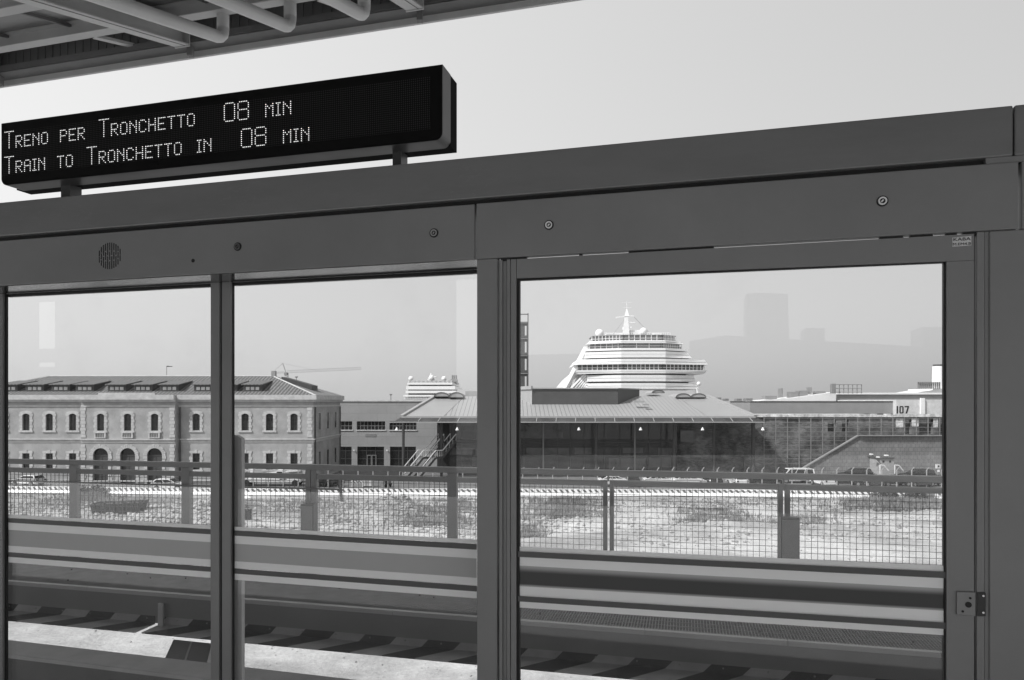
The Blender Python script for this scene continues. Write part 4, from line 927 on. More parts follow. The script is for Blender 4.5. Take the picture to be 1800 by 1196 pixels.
def wire_fence():
    Y = 89.6; t = thing('wire_fence', 'low chain link fence on pale concrete posts with bent tips', 'fence', (X(1040, Y), Y, 0)); x = 419.0; i = 0
    while x < 1700:
        p = MB(); a = Vector((X(x, Y), Y, 0.03)); zt = Z(826.5, Y); p.box(a.x-.055, a.x+.055, Y-.055, Y+.055, .03, zt); p.bar((a.x, Y, zt), (a.x+.2, Y-.22, zt+.38), .07, .07)
        part('post', p, M['lightwall'], t); x += 26.3
    w = MB()
    for y in (858, 846, 836, 828): w.box(X(419, Y), X(1700, Y), Y-.005, Y+.005, Z(y, Y), Z(y, Y)+.02)
    part('wires', w, M['wire'], t)
wire_fence()
def shrub(x, y, r, h, lab, grp='dark shrubs beyond the striped barriers'):
    g = G(x, y); t = thing('shrub', lab, 'shrub', (g.x, g.y, .02), 0, grp); f = MB()
    for i in range(int(520*r)):
        a = random.random()*6.28; u = random.random()**.5*r; z = random.uniform(.1, h)*(1-.5*(u/r)**2); c = Vector((math.cos(a)*u, math.sin(a)*u*.7, z)); s = random.uniform(.08, .2)
        d1 = Vector((random.uniform(-1, 1), random.uniform(-1, 1), random.uniform(-1, 1))).normalized()*s; d2 = Vector((random.uniform(-1, 1), random.uniform(-1, 1), random.uniform(-1, 1))).normalized()*s*.6
        f.add([c-d1, c+d2, c+d1, c-d2], [(0, 1, 2, 3)])
    part('foliage', f, M['foliage'], t, local=True)
    s = MB()
    for i in range(4): s.tube((0, 0, 0), (random.uniform(-.4, .4)*r, random.uniform(-.3, .3)*r, h*.7), .04, 5, .015)
    part('stems', s, M['wood'], t, local=True)
shrub(563, 856, 1.3, 1.5, 'dark leafy shrub right of the railing box, next to the lift truck')
shrub(585, 856, 1.5, 1.3, 'broad dark shrub between the lift truck and the leaning post')
shrub(143, 872, 1.0, 1.3, 'dusty shrub growing over the barriers before the arched doors')
shrub(172, 869, 1.3, 1.1, 'low spreading bush in front of the barriers, left of the dark skip')
shrub(1555, 878, 1.5, 1.3, 'scrubby bush in front of the barriers, under the small hut')
shrub(1610, 880, 1.3, 1.2, 'scrubby bush in front of the barriers, near the right door stile')
shrub(1530, 846, 1.2, 1.3, 'dark shrub beside the left pipe rail of the small hut')
def skip():
    g = G(210, 903); t = thing('waste_skip', 'dark open skip lying in the sandy lot before the barriers', 'skip', (g.x, g.y, .05), R(3)); b = MB()
    o0 = [(-2.1, -.9, 0), (2.0, -.9, 0), (2.0, .9, 0), (-2.1, .9, 0)]; o1 = [(-2.3, -1.05, 1.0), (2.35, -1.05, 1.15), (2.35, 1.05, 1.15), (-2.3, 1.05, 1.0)]
    b.loft(o0, o1, False); b.add(o0, [(0, 1, 2, 3)]); b.loft([(p[0]*.97, p[1]*.95, p[2]) for p in o1], [(p[0]*.95, p[1]*.93, p[2]+.1) for p in o0], False)
    part('body', b, M['dark'], t, local=True); r = MB()
    for i in range(4): r.tube(o1[i], o1[(i+1) % 4], .05, 6)
    part('rim', r, M['dark'], t, local=True); rb = MB()
    for k in range(5): rb.bar((-1.7+k*.85, -.93, .05), (-1.9+k*.95, -1.11, 1.25), .1, .08)
    part('ribs', rb, M['dark'], t, local=True)
skip()
def yard_bits():
    g = G(601, 886); t = thing('leaning_post', 'dark square post on a pale base standing in the rubble', 'post', (g.x, g.y, ground_z(g.x, g.y)))
    part('post', MB().bar((0, 0, .1), (-.3, 0, 3.15), .28, .2, (0, 1, 0)), M['column'], t, local=True); part('base', MB().box(-.35, .35, -.3, .3, -.1, .1), M['stone'], t, local=True)
    g = G(431, 921); b = MB(); z = ground_z(g.x, g.y)
    t = thing('open_crate', 'dark slatted crate lying on the rubble by the screen post', 'crate', (g.x, g.y, z))
    for k in range(4): b.box(-.42, .42, -.4, -.36, .05+k*.24, .05+k*.24+.17)
    for k in range(4): b.box(-.42, .42, .36, .4, .05+k*.24, .05+k*.24+.17)
    part('slats', b, M['dark'], t, local=True); c = MB()
    for a in (-.4, .4): 
        for q in (-.34, .34): c.box(a-.03, a+.03, q-.03, q+.03, 0, 1.0)
    c.box(-.36, .36, -.33, .33, 0, .05); c.box(-.39, -.36, -.3, .3, .1, .95); c.box(.36, .39, -.3, .3, .1, .95); part('frame', c, M['wood'], t, local=True)
    g = G(434, 883); m = MB(); stone(m, (g.x, g.y, ground_z(g.x, g.y)+.25), .42); single('boulder', m, M['white'], 'bright white block lying in the rubble near the screen post', 'boulder')
    g = G(647, 856.5); t = thing('portable_cabinet', 'pale metal cabinet standing behind the barriers', 'cabinet', (g.x, g.y, .03)); part('body', MB().box(-.55, .55, -.35, .35, .1, 1.15), M['lightwall'], t, local=True); part('door', MB().box(-.5, -.02, -.37, -.351, .15, 1.1).box(.02, .5, -.37, -.351, .15, 1.1), M['white2'], t, local=True); part('lid', MB().box(-.6, .6, -.42, .4, 1.151, 1.22), M['white'], t, local=True); part('plinth', MB().box(-.5, .5, -.3, .3, 0, .1), M['dark'], t, local=True)
    g = G(629, 856); t = thing('sawhorse_barrier', 'striped trestle barrier beside the pale cabinet', 'barrier', (g.x, g.y, .03)); part('plank', MB().box(-.9, .9, -.03, .03, .45, .75), stripe_mat('plank_stripes', .7, .15, .4, .5, (1, 0, 1)), t, local=True)
    lg = MB()
    for a in (-.7, .7):
        for q in (-.35, .35): lg.bar((a, q, 0), (a, q*.12, .8), .06, .06)
    part('legs', lg, M['white2'], t, local=True)
    g = G(682, 857); t = thing('parked_scooter', 'dark motor scooter parked right of the pale cabinet', 'scooter', (g.x, g.y, .03), R(70))
    for u in (-.55, .6): part('wheel', MB().tube((u, -.06, .27), (u, .06, .27), .27, 14), M['tyre'], t, local=True)
    b = MB(); b.bar((-.6, 0, .55), (.05, 0, .5), .3, .3); b.bar((.05, 0, .35), (.4, 0, .35), .3, .1); b.bar((.4, 0, .35), (.55, 0, 1.0), .34, .08); part('body', b, M['dark'], t, local=True)
    part('seat', MB().box(-.7, .0, -.14, .14, .72, .82), M['black'], t, local=True); h = MB(); h.tube((.52, -.32, 1.03), (.52, .32, 1.03), .025, 6); part('handlebar', h, M['dark'], t, local=True); part('windscreen', MB().bar((.58, 0, 1.0), (.5, 0, 1.4), .35, .01), M['lightwall'], t, local=True)
yard_bits()

# ------------------------------------------------------------------ viaduct walkway, railing and guide beams beyond the screen
NA, NB_ = PH(15, 1022, -1.70), PH(1660, 1148.6, -1.70)
NU = (NB_-NA).normalized(); NN = Vector((-NU.y, NU.x, 0))     # along, away from the camera
if NN.y < 0: NN = -NN
def NEp(s, n, z): p = NA + NU*s + NN*n; return Vector((p.x, p.y, EH+z))
def ns(x):                                                     # station along the near edge for a picture column
    a = (x-HX)/F; d = NU; o = NA; return (a*o.y-o.x)/(d.x-a*d.y)
S0, S1 = -9.0, ns(1800)+1.5
RA, RB = PH(15, 807, -.6), PH(1660, 838, -.6); RU = (RB-RA).normalized(); RN = Vector((-RU.y, RU.x, 0))
def RP(s, n, z): p = RA+RU*s+RN*n; return Vector((p.x, p.y, EH+z))
def rs(x):
    a = (x-HX)/F; return (a*RA.y-RA.x)/(RU.x-a*RU.y)
def walkway():
    t = thing('service_walkway', 'steel service walkway with grating and hazard striped edge beside the track', 'walkway', NEp(0, 0, -2.3))
    g = MB(); s = S0; wd = .95
    while s < S1:
        g.prism([NEp(s, .045, -1.72), NEp(s+.0035, .045, -1.72), NEp(s+.0035, wd, -1.72), NEp(s, wd, -1.72)], (0, 0, .02)); s += .0225
    for k in range(9):
        n_ = .08+k*.1; g.prism([NEp(S0, n_, -1.716), NEp(S1, n_, -1.716), NEp(S1, n_+.006, -1.716), NEp(S0, n_+.006, -1.716)], (0, 0, .008))
    part('grating', g, M['grate'], t)
    part('shade_sheet', MB().prism([NEp(S0, .05, -1.8), NEp(S1, .05, -1.8), NEp(S1, wd, -1.8), NEp(S0, wd, -1.8)], (0, 0, -.03)), mat('under_grate_shade', .05, .7), t)  # added dark sheet, stands in for the shade below the grating
    f = MB(); cuts = [S0]+[ns(x) for x in (150, 490, 690, 1133, 1385, 1655)]+[S1]
    tr = MB()
    for a, b in zip(cuts[:-1], cuts[1:]):
        tr.prism([NEp(a+.002, 0, -1.735), NEp(b-.002, 0, -1.735), NEp(b-.002, 0, -1.70), NEp(a+.002, 0, -1.70)], NN*.045)
    part('edge_angle', tr, M['rail'], t, bevel=.002)
    f.prism([NEp(S0, .012, -1.915), NEp(S1, .012, -1.915), NEp(S1, .012, -1.736), NEp(S0, .012, -1.736)], NN*.05); part('side_plate', f, M['fascia'], t)
    part('bolts', (lambda m: [m.ball(NEp(ns(x), .1+.5*hsh(i, 1), -1.695), .009, 6, 4) for i, x in enumerate((45, 95, 150, 205, 260, 330, 480, 520, 545, 600, 700, 730, 940, 1100, 1340, 1420, 1620))] and m)(MB()), M['black'], t)
    # hazard striped L plate
    hz = stripe_mat('hazard_paint', .30, .012, .55, .5, (1, 1, 0), .55, uv=True, var=.18)
    brk = ns(272)
    for a, b in ((S0, brk-.02), (brk+.05, S1)):
        m = MB(); d0, d1, d2 = 0, .07, .31
        P = [(a, .02, -1.905, d0), (b, .02, -1.905, d0), (b, .02, -1.98, d1), (a, .02, -1.98, d1), (b, -.215, -1.985, d2), (a, -.215, -1.985, d2)]
        vs = [NEp(p[0], p[1], p[2]) for p in P]; low = [v - Vector((0, 0, .012)) + NN*.008 for v in vs]
        m.add(vs+low, [(3, 2, 1, 0), (5, 4, 2, 3), (6, 7, 8, 9), (9, 8, 10, 11), (5, 11, 10, 4), (0, 6, 9, 3), (3, 9, 11, 5), (1, 2, 8, 7), (2, 4, 10, 8)])
        uv = [(p[0]+.17, p[3]) for p in P]; m.uv = uv+uv
        part('hazard_plate', m, hz, t)
    part('joint_plate', MB().prism([NEp(brk-.12, .034, -1.985), NEp(brk+.15, .034, -1.985), NEp(brk+.15, .034, -1.90), NEp(brk-.12, .034, -1.90)], NN*.01), M['fascia'], t)
    bo = MB(); s = S0
    while s < S1:
        bo.tube(NEp(s, .014, -1.94), NEp(s, .022, -1.94), .007, 6); s += .31
    part('rivets', bo, M['grate'], t)
    part('bracket', MB().box(-.02, .02, -.02, .02, -.01, .35), M['rail'], t, local=True) if False else None
    p = NEp(ns(287), -.03, 0); bk = MB().prism([NEp(ns(283), -.02, -1.985), NEp(ns(292), -.02, -1.985), NEp(ns(292), -.02, -1.78), NEp(ns(283), -.02, -1.78)], -NN*.02); part('bracket', bk, M['rail'], t, bevel=.002)
walkway()
def railing():
    t = thing('walkway_railing', 'grey steel railing with wire mesh panels along the far side of the track', 'railing', RP(0, 0, -1.7)); a0, a1 = rs(-120), rs(1800)
    def railbar(z0, z1, name, w=.05):
        part(name, MB().prism([RP(a0, 0, z0), RP(a1, 0, z0), RP(a1, 0, z1), RP(a0, 0, z1)], RN*w), M['rail'], t, bevel=.003)
    railbar(-.652, -.6, 'top_rail')
    posts = [(-62, -50, 0), (122, 135, 0), (319, 333, 0), (537, 556, 1), (786, 803, 0), (1060, 1079, 2), (1368, 1389, 2), (1690, 1712, 1)]
    def seg(x0, x1, z0, z1, n0, w): return MB().prism([RP(rs(x0), n0, z0), RP(rs(x1), n0, z0), RP(rs(x1), n0, z1), RP(rs(x0), n0, z1)], RN*w)
    prev = a0
    for (x0, x1, kind) in posts:
        m = MB()
        if kind == 2:
            c = (x0+x1)/2; m = seg(x0, c-2, -1.70, -.69, -.004, .055); m2 = seg(c+2, x1, -1.70, -.69, -.004, .055); m.add(m2.v, m2.f); m3 = seg(c-2, c+1, -.70, -.653, -.002, .04); m.add(m3.v, m3.f); m3 = seg(c-2, c+2, -1.66, -1.2, .002, .04); 
            if x0 > 1300: m4 = seg(c-2, c+2, -.745, -.69, -.002, .04); m.add(m4.v, m4.f)
        elif kind == 1:
            c = (x0+x1)/2; m = seg(x0, c-.5, -1.70, -.653, -.006, .055); m2 = seg(c+.5, x1, -1.70, -.653, -.006, .055); m.add(m2.v, m2.f)
        else: m = seg(x0, x1, -1.70, -.653, -.004, .055)
        part('post', m, M['rail'], t, bevel=.003)
        g = MB()
        # second rail and mesh up to this post
        s0, s1 = prev, rs(x0)
        part('middle_rail', MB().prism([RP(s0, .002, -.74), RP(s1, .002, -.74), RP(s1, .002, -.692), RP(s0, .002, -.692)], RN*.04), M['rail'], t, bevel=.003)
        n = int((s1-s0)/.05); r = .0016
        for k in range(n+1):
            s = s0+.02+k*.05
            if s < s1: g.prism([RP(s, .02, -1.68), RP(s+2*r, .02, -1.68), RP(s+2*r, .02, -.74), RP(s, .02, -.74)], RN*.005)
        for k in range(19):
            z = -.765-k*.0505; g.prism([RP(s0, .026, z), RP(s1, .026, z), RP(s1, .026, z+2*r), RP(s0, .026, z+2*r)], RN*.005)
        part('mesh_panel', g, M['wire'], t)
        prev = rs(x1)
    part('lower_rod', MB().tube(RP(a0, -.02, -.828), RP(rs(598), -.02, -.828), .009, 6), M['rail'], t)
    for (x0, x1, zt) in ((536, 559, -.965), (1369, 1402, -.955)):
        b = seg(x0, x1, -1.70, zt, -.09, .08); bx_ = part('junction_box', b, M['fascia'], t, bevel=.004)
        b = seg(x0+2, x1-2, -1.68, zt-.02, -.098, .009); part('box_lid', b, M['rail'], bx_, bevel=.002)
railing()
def beams():
    a, b = PH(15, 1125, -1.9), PH(600, 1192, -1.9); d = (b-a).normalized(); n_ = Vector((d.y, -d.x, 0)); n_ = n_ if n_.y < 0 else -n_
    A = a-d*8; B = a+d*11
    t = thing('guide_beam', 'long riveted steel guide beam with paler top under the screen', 'beam', a)
    part('top_flange', MB().prism([A, B, B+n_*.25, A+n_*.25], (0, 0, -.03)), M['guide'], t, bevel=.003)
    part('web', MB().prism([A+n_*.24-Vector((0, 0, .031)), B+n_*.24-Vector((0, 0, .031)), B+n_*.24-Vector((0, 0, .6)), A+n_*.24-Vector((0, 0, .6))], -n_*.2), mat('beam_web', .055, .6, .1, .3, 3), t)  # web coloured darker than the top flange
    part('bottom_flange', MB().prism([A-Vector((0, 0, .6)), B-Vector((0, 0, .6)), B+n_*.35-Vector((0, 0, .6)), A+n_*.35-Vector((0, 0, .6))], (0, 0, -.03)), M['guide'], t)
    p = [PH(305, 1124, -2.02), PH(372, 1131, -2.02), PH(362, 1172, -2.02), PH(286, 1165, -2.02)]
    t2 = thing('cross_beam', 'short dark steel cross beam joining guide beam and walkway', 'beam', p[0]); part('plate', MB().prism(p, (0, 0, -.2)), M['dark'], t2, bevel=.004)
    q = [PH(335, 1128, -2.012), PH(338, 1128, -2.012), PH(325, 1168, -2.012), PH(321, 1168, -2.012)]; part('seam', MB().prism(q, (0, 0, -.007)), M['fascia'], t2)
    for s in (-7.5, 9.5):
        pr = a+d*s; bb = MB(); c = Vector((pr.x, pr.y+.4, 0)); bb.box(c.x-.6, c.x+.6, c.y-.9, c.y+.9, 0, EH-2.75); bb.box(c.x-1.2, c.x+1.2, c.y-1.6, c.y+2.0, EH-2.74, EH-2.34)
        single('viaduct_pier', bb, M['concrete'], 'concrete pier carrying the %s end of the guide beam' % ('left' if s < 0 else 'right'), 'pier', 'viaduct piers', loc=(c.x, c.y, 0))
beams()

# ------------------------------------------------------------------ platform screen
def plate(x0, x1, z0, z1, n, th, mb=None):
    mb = mb or MB(); return mb.prism([SN(sx(x0, n), n, z0), SN(sx(x1, n), n, z0), SN(sx(x1, n), n, z1), SN(sx(x0, n), n, z1)], N*th)
def quad(pts, n, th, mb=None):
    mb = mb or MB(); return mb.prism([Q(x, y, n) for x, y in pts], N*th)
N0, NF = 2.37, 2.53
ZB = -1.58
def disc(mb, x, y, n, r, th, k=20):
    c = Q(x, y, n); mb.loft([c+U*(r*math.cos(2*math.pi*i/k))+Vector((0, 0, r*math.sin(2*math.pi*i/k))) for i in range(k)], [c-N*th+U*(r*math.cos(2*math.pi*i/k))+Vector((0, 0, r*math.sin(2*math.pi*i/k))) for i in range(k)]); return mb
def screen():
    t = thing('platform_screen', 'grey metal platform screen with glazed bays and an emergency door', 'screen wall', SN(0, N0, -1.6))
    F_ = M['frame']
    part('top_beam', plate(-160, 1781.3, .7245, .873, N0, .15), M['beam'], t, bevel=.005)
    part('top_beam', plate(1784, 1990, .7245, .873, N0, .15), M['beam'], t, bevel=.005)
    part('shadow_gap', plate(-160, 1990, .70, .735, N0+.022, .12), M['black'], t); part('gap_cover', plate(1733, 1990, .706, .7243, N0+.004, .0175), F_, t, bevel=.001)
    pl = part('header_panel', plate(-160, 834.2, .509, .705, N0, .175), F_, t, bevel=.003); pr = part('header_panel', plate(837.2, 1790.5, .508, .705, N0-.004, .036), F_, t, bevel=.003); part('header_panel', plate(1796, 1990, .508, .705, N0, .036), F_, t, bevel=.003)
    part('soffit', plate(-160, 838, .506, .5087, N0+.004, .17), M['soffit'], t)
    # speaker slots, hole and key locks
    sp = MB(); cx, cy = 192.5, 450
    for c in range(-5, 6):
        hgt = math.sqrt(max(0, 1-(c/5.6)**2))*23.5; xx = cx+c*3.65; yy0 = cy-c*3.65*.08
        pos = -hgt; k = 0
        L3 = [(-hgt, -hgt*.42), (-hgt*.32, hgt*.32), (hgt*.42, hgt)] if c % 2 == 0 else [(-hgt, -hgt*.05), (hgt*.05, hgt)]
        for a, b in L3: plate_ = quad([(xx-.55, yy0+a), (xx+.55, yy0+a), (xx+.55, yy0+b), (xx-.55, yy0+b)], N0-.0015, .0012, sp)
    part('speaker_grille', sp, M['black'], pl); part('sensor_hole', disc(MB(), 339.5, 458.5, N0, .0075, .0015), M['black'], pl)
    for (x, y, n, par, bright) in ((418, 434, N0, pl, .12), (763, 410, N0, pl, .3), (965, 396, N0-.004, pr, .75), (1551, 354, N0-.004, pr, .75)):
        k = part('key_lock', disc(MB(), x, y, n, .0165, .003), M['black'], par)
        o = MB(); kk = 24; c = Q(x, y, n); 
        for (ri, ro, d) in ((.008, .0125, .0055),):
            for i in range(kk):
                a0, a1 = 2*math.pi*i/kk, 2*math.pi*(i+1)/kk
                w = lambda r, a: c-N*.003+U*(r*math.cos(a))+Vector((0, 0, r*math.sin(a)))
                o.prism([w(ri, a0), w(ro, a0), w(ro, a1), w(ri, a1)], -N*.003)
        m_ = c-N*.003; o.prism([m_+U*.004+Vector((0, 0, .002)), m_+U*.001+Vector((0, 0, .005)), m_-U*.005-Vector((0, 0, .001)), m_-U*.002-Vector((0, 0, .005))], -N*.002)
        q = part('lock_ring', o, mat('lock_metal', bright, .35, .0), par)
    # mullions and posts
    def strips(name, L, n, th, zt, par=t, zb=ZB):
        o = MB(); g = MB()
        for (a, b, blk) in L: plate(a, b, zb, zt, n+(.012 if blk else 0), th-(.012 if blk else 0), g if blk else o)
        x = part(name, o, F_, par, bevel=.002); 
        if g.v: part('gasket', g, M['black'], x if par is t else par)
    strips('mullion', [(-40, 4, 0), (4.2, 11, 1)], NF, .022, .506); strips('mullion', [(370, 385, 0), (385.2, 389.6, 1), (389.8, 405.3, 0), (405.5, 409.7, 1)], NF, .022, .506)
    part('post', plate(838.2, 873.8, ZB, .5075, N0, .2), F_, t, bevel=.003); part('post_gasket', plate(873.9, 877, ZB, .5075, N0+.02, .17), M['black'], t)
    for (a, b) in ((11.2, 369.8), (409.9, 838)):
        part('pane_head', plate(a, b, .493, .5055, NF+.022, .02), M['dark'], t, bevel=.001); part('head_gasket', plate(a, b, .500, .5055, NF+.012, .01), M['black'], t)
        g = part('glass_pane', plate(a, b, ZB, .4925, NF+.025, .010), M['glass'], t)
        k = (NF+.022)/N0; n = NF+.0235
        def fb(nm, z0, z1, m, nn=0): part(nm, plate(a, b, -z1*k, -z0*k, n-nn, .0012), M[m], g)
        fb('film_band', .490, .5045, 'film'); fb('dark_stripe', .505, .525, 'stripe', .003); fb('film_band', .5255, .557, 'film'); fb('dotted_band', .5572, .6258, 'film_mid'); fb('film_band', .626, .6535, 'film'); fb('dark_stripe', .654, .674, 'stripe', .003); fb('film_band', .6745, .699, 'film')
    part('stiffener', quad([(411.5, 765), (415, 765.5), (425, 771), (425, 1500), (411.5, 1500)], NF+.05, .02), M['canopy'], t)
    # door
    d = part('door', quad([(908, 455.5), (1712.6, 410.8), (1712.6, 457.6), (908, 489.5)], N0, .03), F_, t, bevel=.0015)
    yb = 1640
    for (a, b, dn) in ((877.5, 883, 0), (883.2, 890.6, .010), (890.8, 896.8, .004), (898, 907.4, 0)): part('stile', quad([(a, 457.2-(a-877.5)*.0556), (b, 457.2-(b-877.5)*.0556), (b, yb), (a, yb)], N0+dn, .03-dn), F_, d, bevel=.0012)
    part('stile', quad([(1664, 459.6), (1712.6, 457.8), (1712.6, yb), (1664, yb)], N0, .03), F_, d, bevel=.0015)
    gk = MB(); quad([(908.8, 489.7), (1664, 457.6), (1664, 461.6), (908.8, 493.5)], N0+.008, .018, gk); quad([(908.8, 493.7), (913, 493.5), (913, yb), (908.8, yb)], N0+.008, .018, gk); quad([(1659.4, 462), (1663.8, 461.8), (1663.8, yb), (1659.4, yb)], N0+.008, .018, gk)
    part('door_gasket', gk, M['black'], d); part('door_pane', quad([(913.1, 493.4), (1659.3, 462), (1659.3, yb), (913.1, yb)], N0+.014, .008), M['glass'], d)
    ya = [960.9, 969.4, 979.2, 994.5, 1030.7, 1048, 1057.4, 1068.4]; yc = [994.5, 1005.5, 1016.8, 1034.8, 1074, 1095, 1106, 1117]; mm = ['film', 'stripe', 'film', 'film_dark', 'film', 'stripe', 'film']
    for i, m_ in enumerate(mm):
        if m_ == 'stripe': part('door_stripe', quad([(910.5, ya[i]), (1662.5, yc[i]), (1662.5, yc[i+1]), (910.5, ya[i+1])], N0+.006, .0015), M[m_], d)
        else:
            qd = quad([(913.2, ya[i]+.1), (1659.2, yc[i]+.1), (1659.2, yc[i+1]-.1), (913.2, ya[i+1]-.1)], N0+.0125, .0012)
            if m_ == 'film_dark': qd.uv = [(0, 0), (1, 0), (1, 1), (0, 1)]*2
            part('door_film' if m_ == 'film' else 'door_smoked_band', qd, M[m_], d)
    lk = part('lock_plate', quad([(1682, 1040.5), (1714.8, 1041.5), (1714.8, 1084), (1682, 1081)], N0-.008, .008), mat('lock_plate_metal', .22, .4, .3), d, bevel=.002)
    h = disc(MB(), 1702.3, 1063.3, N0-.0085, .0087, .001); disc(h, 1705.5, 1051.8, N0-.0085, .0035, .001); disc(h, 1692.3, 1075, N0-.0085, .0035, .001); part('lock_holes', h, M['black'], d)
    part('strike_plate', quad([(1717.6, 1042.5), (1733, 1042.5), (1733, 1083.8), (1717.6, 1083.8)], N0-.004, .006), M['dark'], t, bevel=.001); h = disc(MB(), 1728.5, 1047.8, N0-.0045, .003, .001); disc(h, 1728.5, 1077.3, N0-.0045, .003, .001); part('screws', h, M['steel'], t)
    part('sticker', quad([(1674, 418), (1707.5, 415), (1707.5, 431.5), (1674, 434)], N0-.0008, .0008), mat('sticker_grey', .62, .4), d)
    def text(body, x, y, size, mt, n, par, sc=1.0, bold=.0):
        cu = bpy.data.curves.new('txt', 'FONT'); cu.body = body; cu.size = size; cu.align_x = 'CENTER'; cu.align_y = 'CENTER'; cu.offset = bold; cu.extrude = .0004; cu.resolution_u = 3
        ob = bpy.data.objects.new('txt', cu); COL.objects.link(ob); dg = bpy.context.evaluated_depsgraph_get(); me = bpy.data.meshes.new_from_object(ob.evaluated_get(dg))
        c = Q(x, y, n); m = MB(); m.add([c+U*(v.co.x*sc)+Vector((0, 0, v.co.y))-N*v.co.z for v in me.vertices], [tuple(p.vertices) for p in me.polygons])
        bpy.data.objects.remove(ob); part('lettering', m, mt, par)
    text('KABA', 1690.7, 420.9, .0135, M['black'], N0-.0015, d, 1.35, 0); text('M.EM4.B', 1690.7, 429.4, .0115, M['black'], N0-.0015, d, 1.2, 0)
    for (a, b) in ((880, 925), (1018, 1023), (1105, 1255), (1547, 1588), (1601, 1640), (1664, 1682), (1694, 1716)): part('door_seal', plate(a, b, .4975, .507, N0+.006, .02), M['black'], t)
    part('jamb_gap', plate(1712.8, 1716.8, ZB, .503, N0+.02, .02), M['black'], t); part('jamb', plate(1717, 1731, ZB, .507, N0+.003, .05), F_, t, bevel=.002); part('jamb_recess', plate(1731.2, 1739.4, ZB, .507, N0+.008, .04), F_, t)
    part('side_panel', plate(1739.6, 1990, ZB, .507, N0+.001, .05), F_, t, bevel=.004)
    part('base_rail', plate(-160, 1990, -1.6, ZB, N0-.01, .22), F_, t)
screen()

# ------------------------------------------------------------------ LED sign
FONT = {'R': ['XXXX.', 'X...X', 'X...X', 'XXXX.', 'X.X..', 'X..X.', 'X...X'], 'E': ['XXXXX', 'X....', 'X....', 'XXXX.', 'X....', 'X....', 'XXXXX'], 'N': ['X...X', 'XX..X', 'X.X.X', 'X..XX', 'X...X', 'X...X', 'X...X'],
        'O': ['.XXX.', 'X...X', 'X...X', 'X...X', 'X...X', 'X...X', '.XXX.'], 'P': ['XXXX.', 'X...X', 'X...X', 'XXXX.', 'X....', 'X....', 'X....'], 'C': ['.XXX.', 'X...X', 'X....', 'X....', 'X....', 'X...X', '.XXX.'],
        'H': ['X...X', 'X...X', 'X...X', 'XXXXX', 'X...X', 'X...X', 'X...X'], 't': ['XXXXX', '..X..', '..X..', '..X..', '..X..', '..X..', '..X..'], 'A': ['.XXX.', 'X...X', 'X...X', 'XXXXX', 'X...X', 'X...X', 'X...X'],
        'I': ['XXX', '.X.', '.X.', '.X.', '.X.', '.X.', 'XXX'], 'M': ['X...X', 'XX.XX', 'X.X.X', 'X...X', 'X...X', 'X...X', 'X...X'],
        'T': ['XXXXXXX'] + ['...X...'] * 9, '0': ['.XXXXX.'] + ['X.....X'] * 8 + ['.XXXXX.'], '8': ['.XXXXX.'] + ['X.....X'] * 3 + ['.XXXXX.'] + ['X.....X'] * 4 + ['.XXXXX.']}
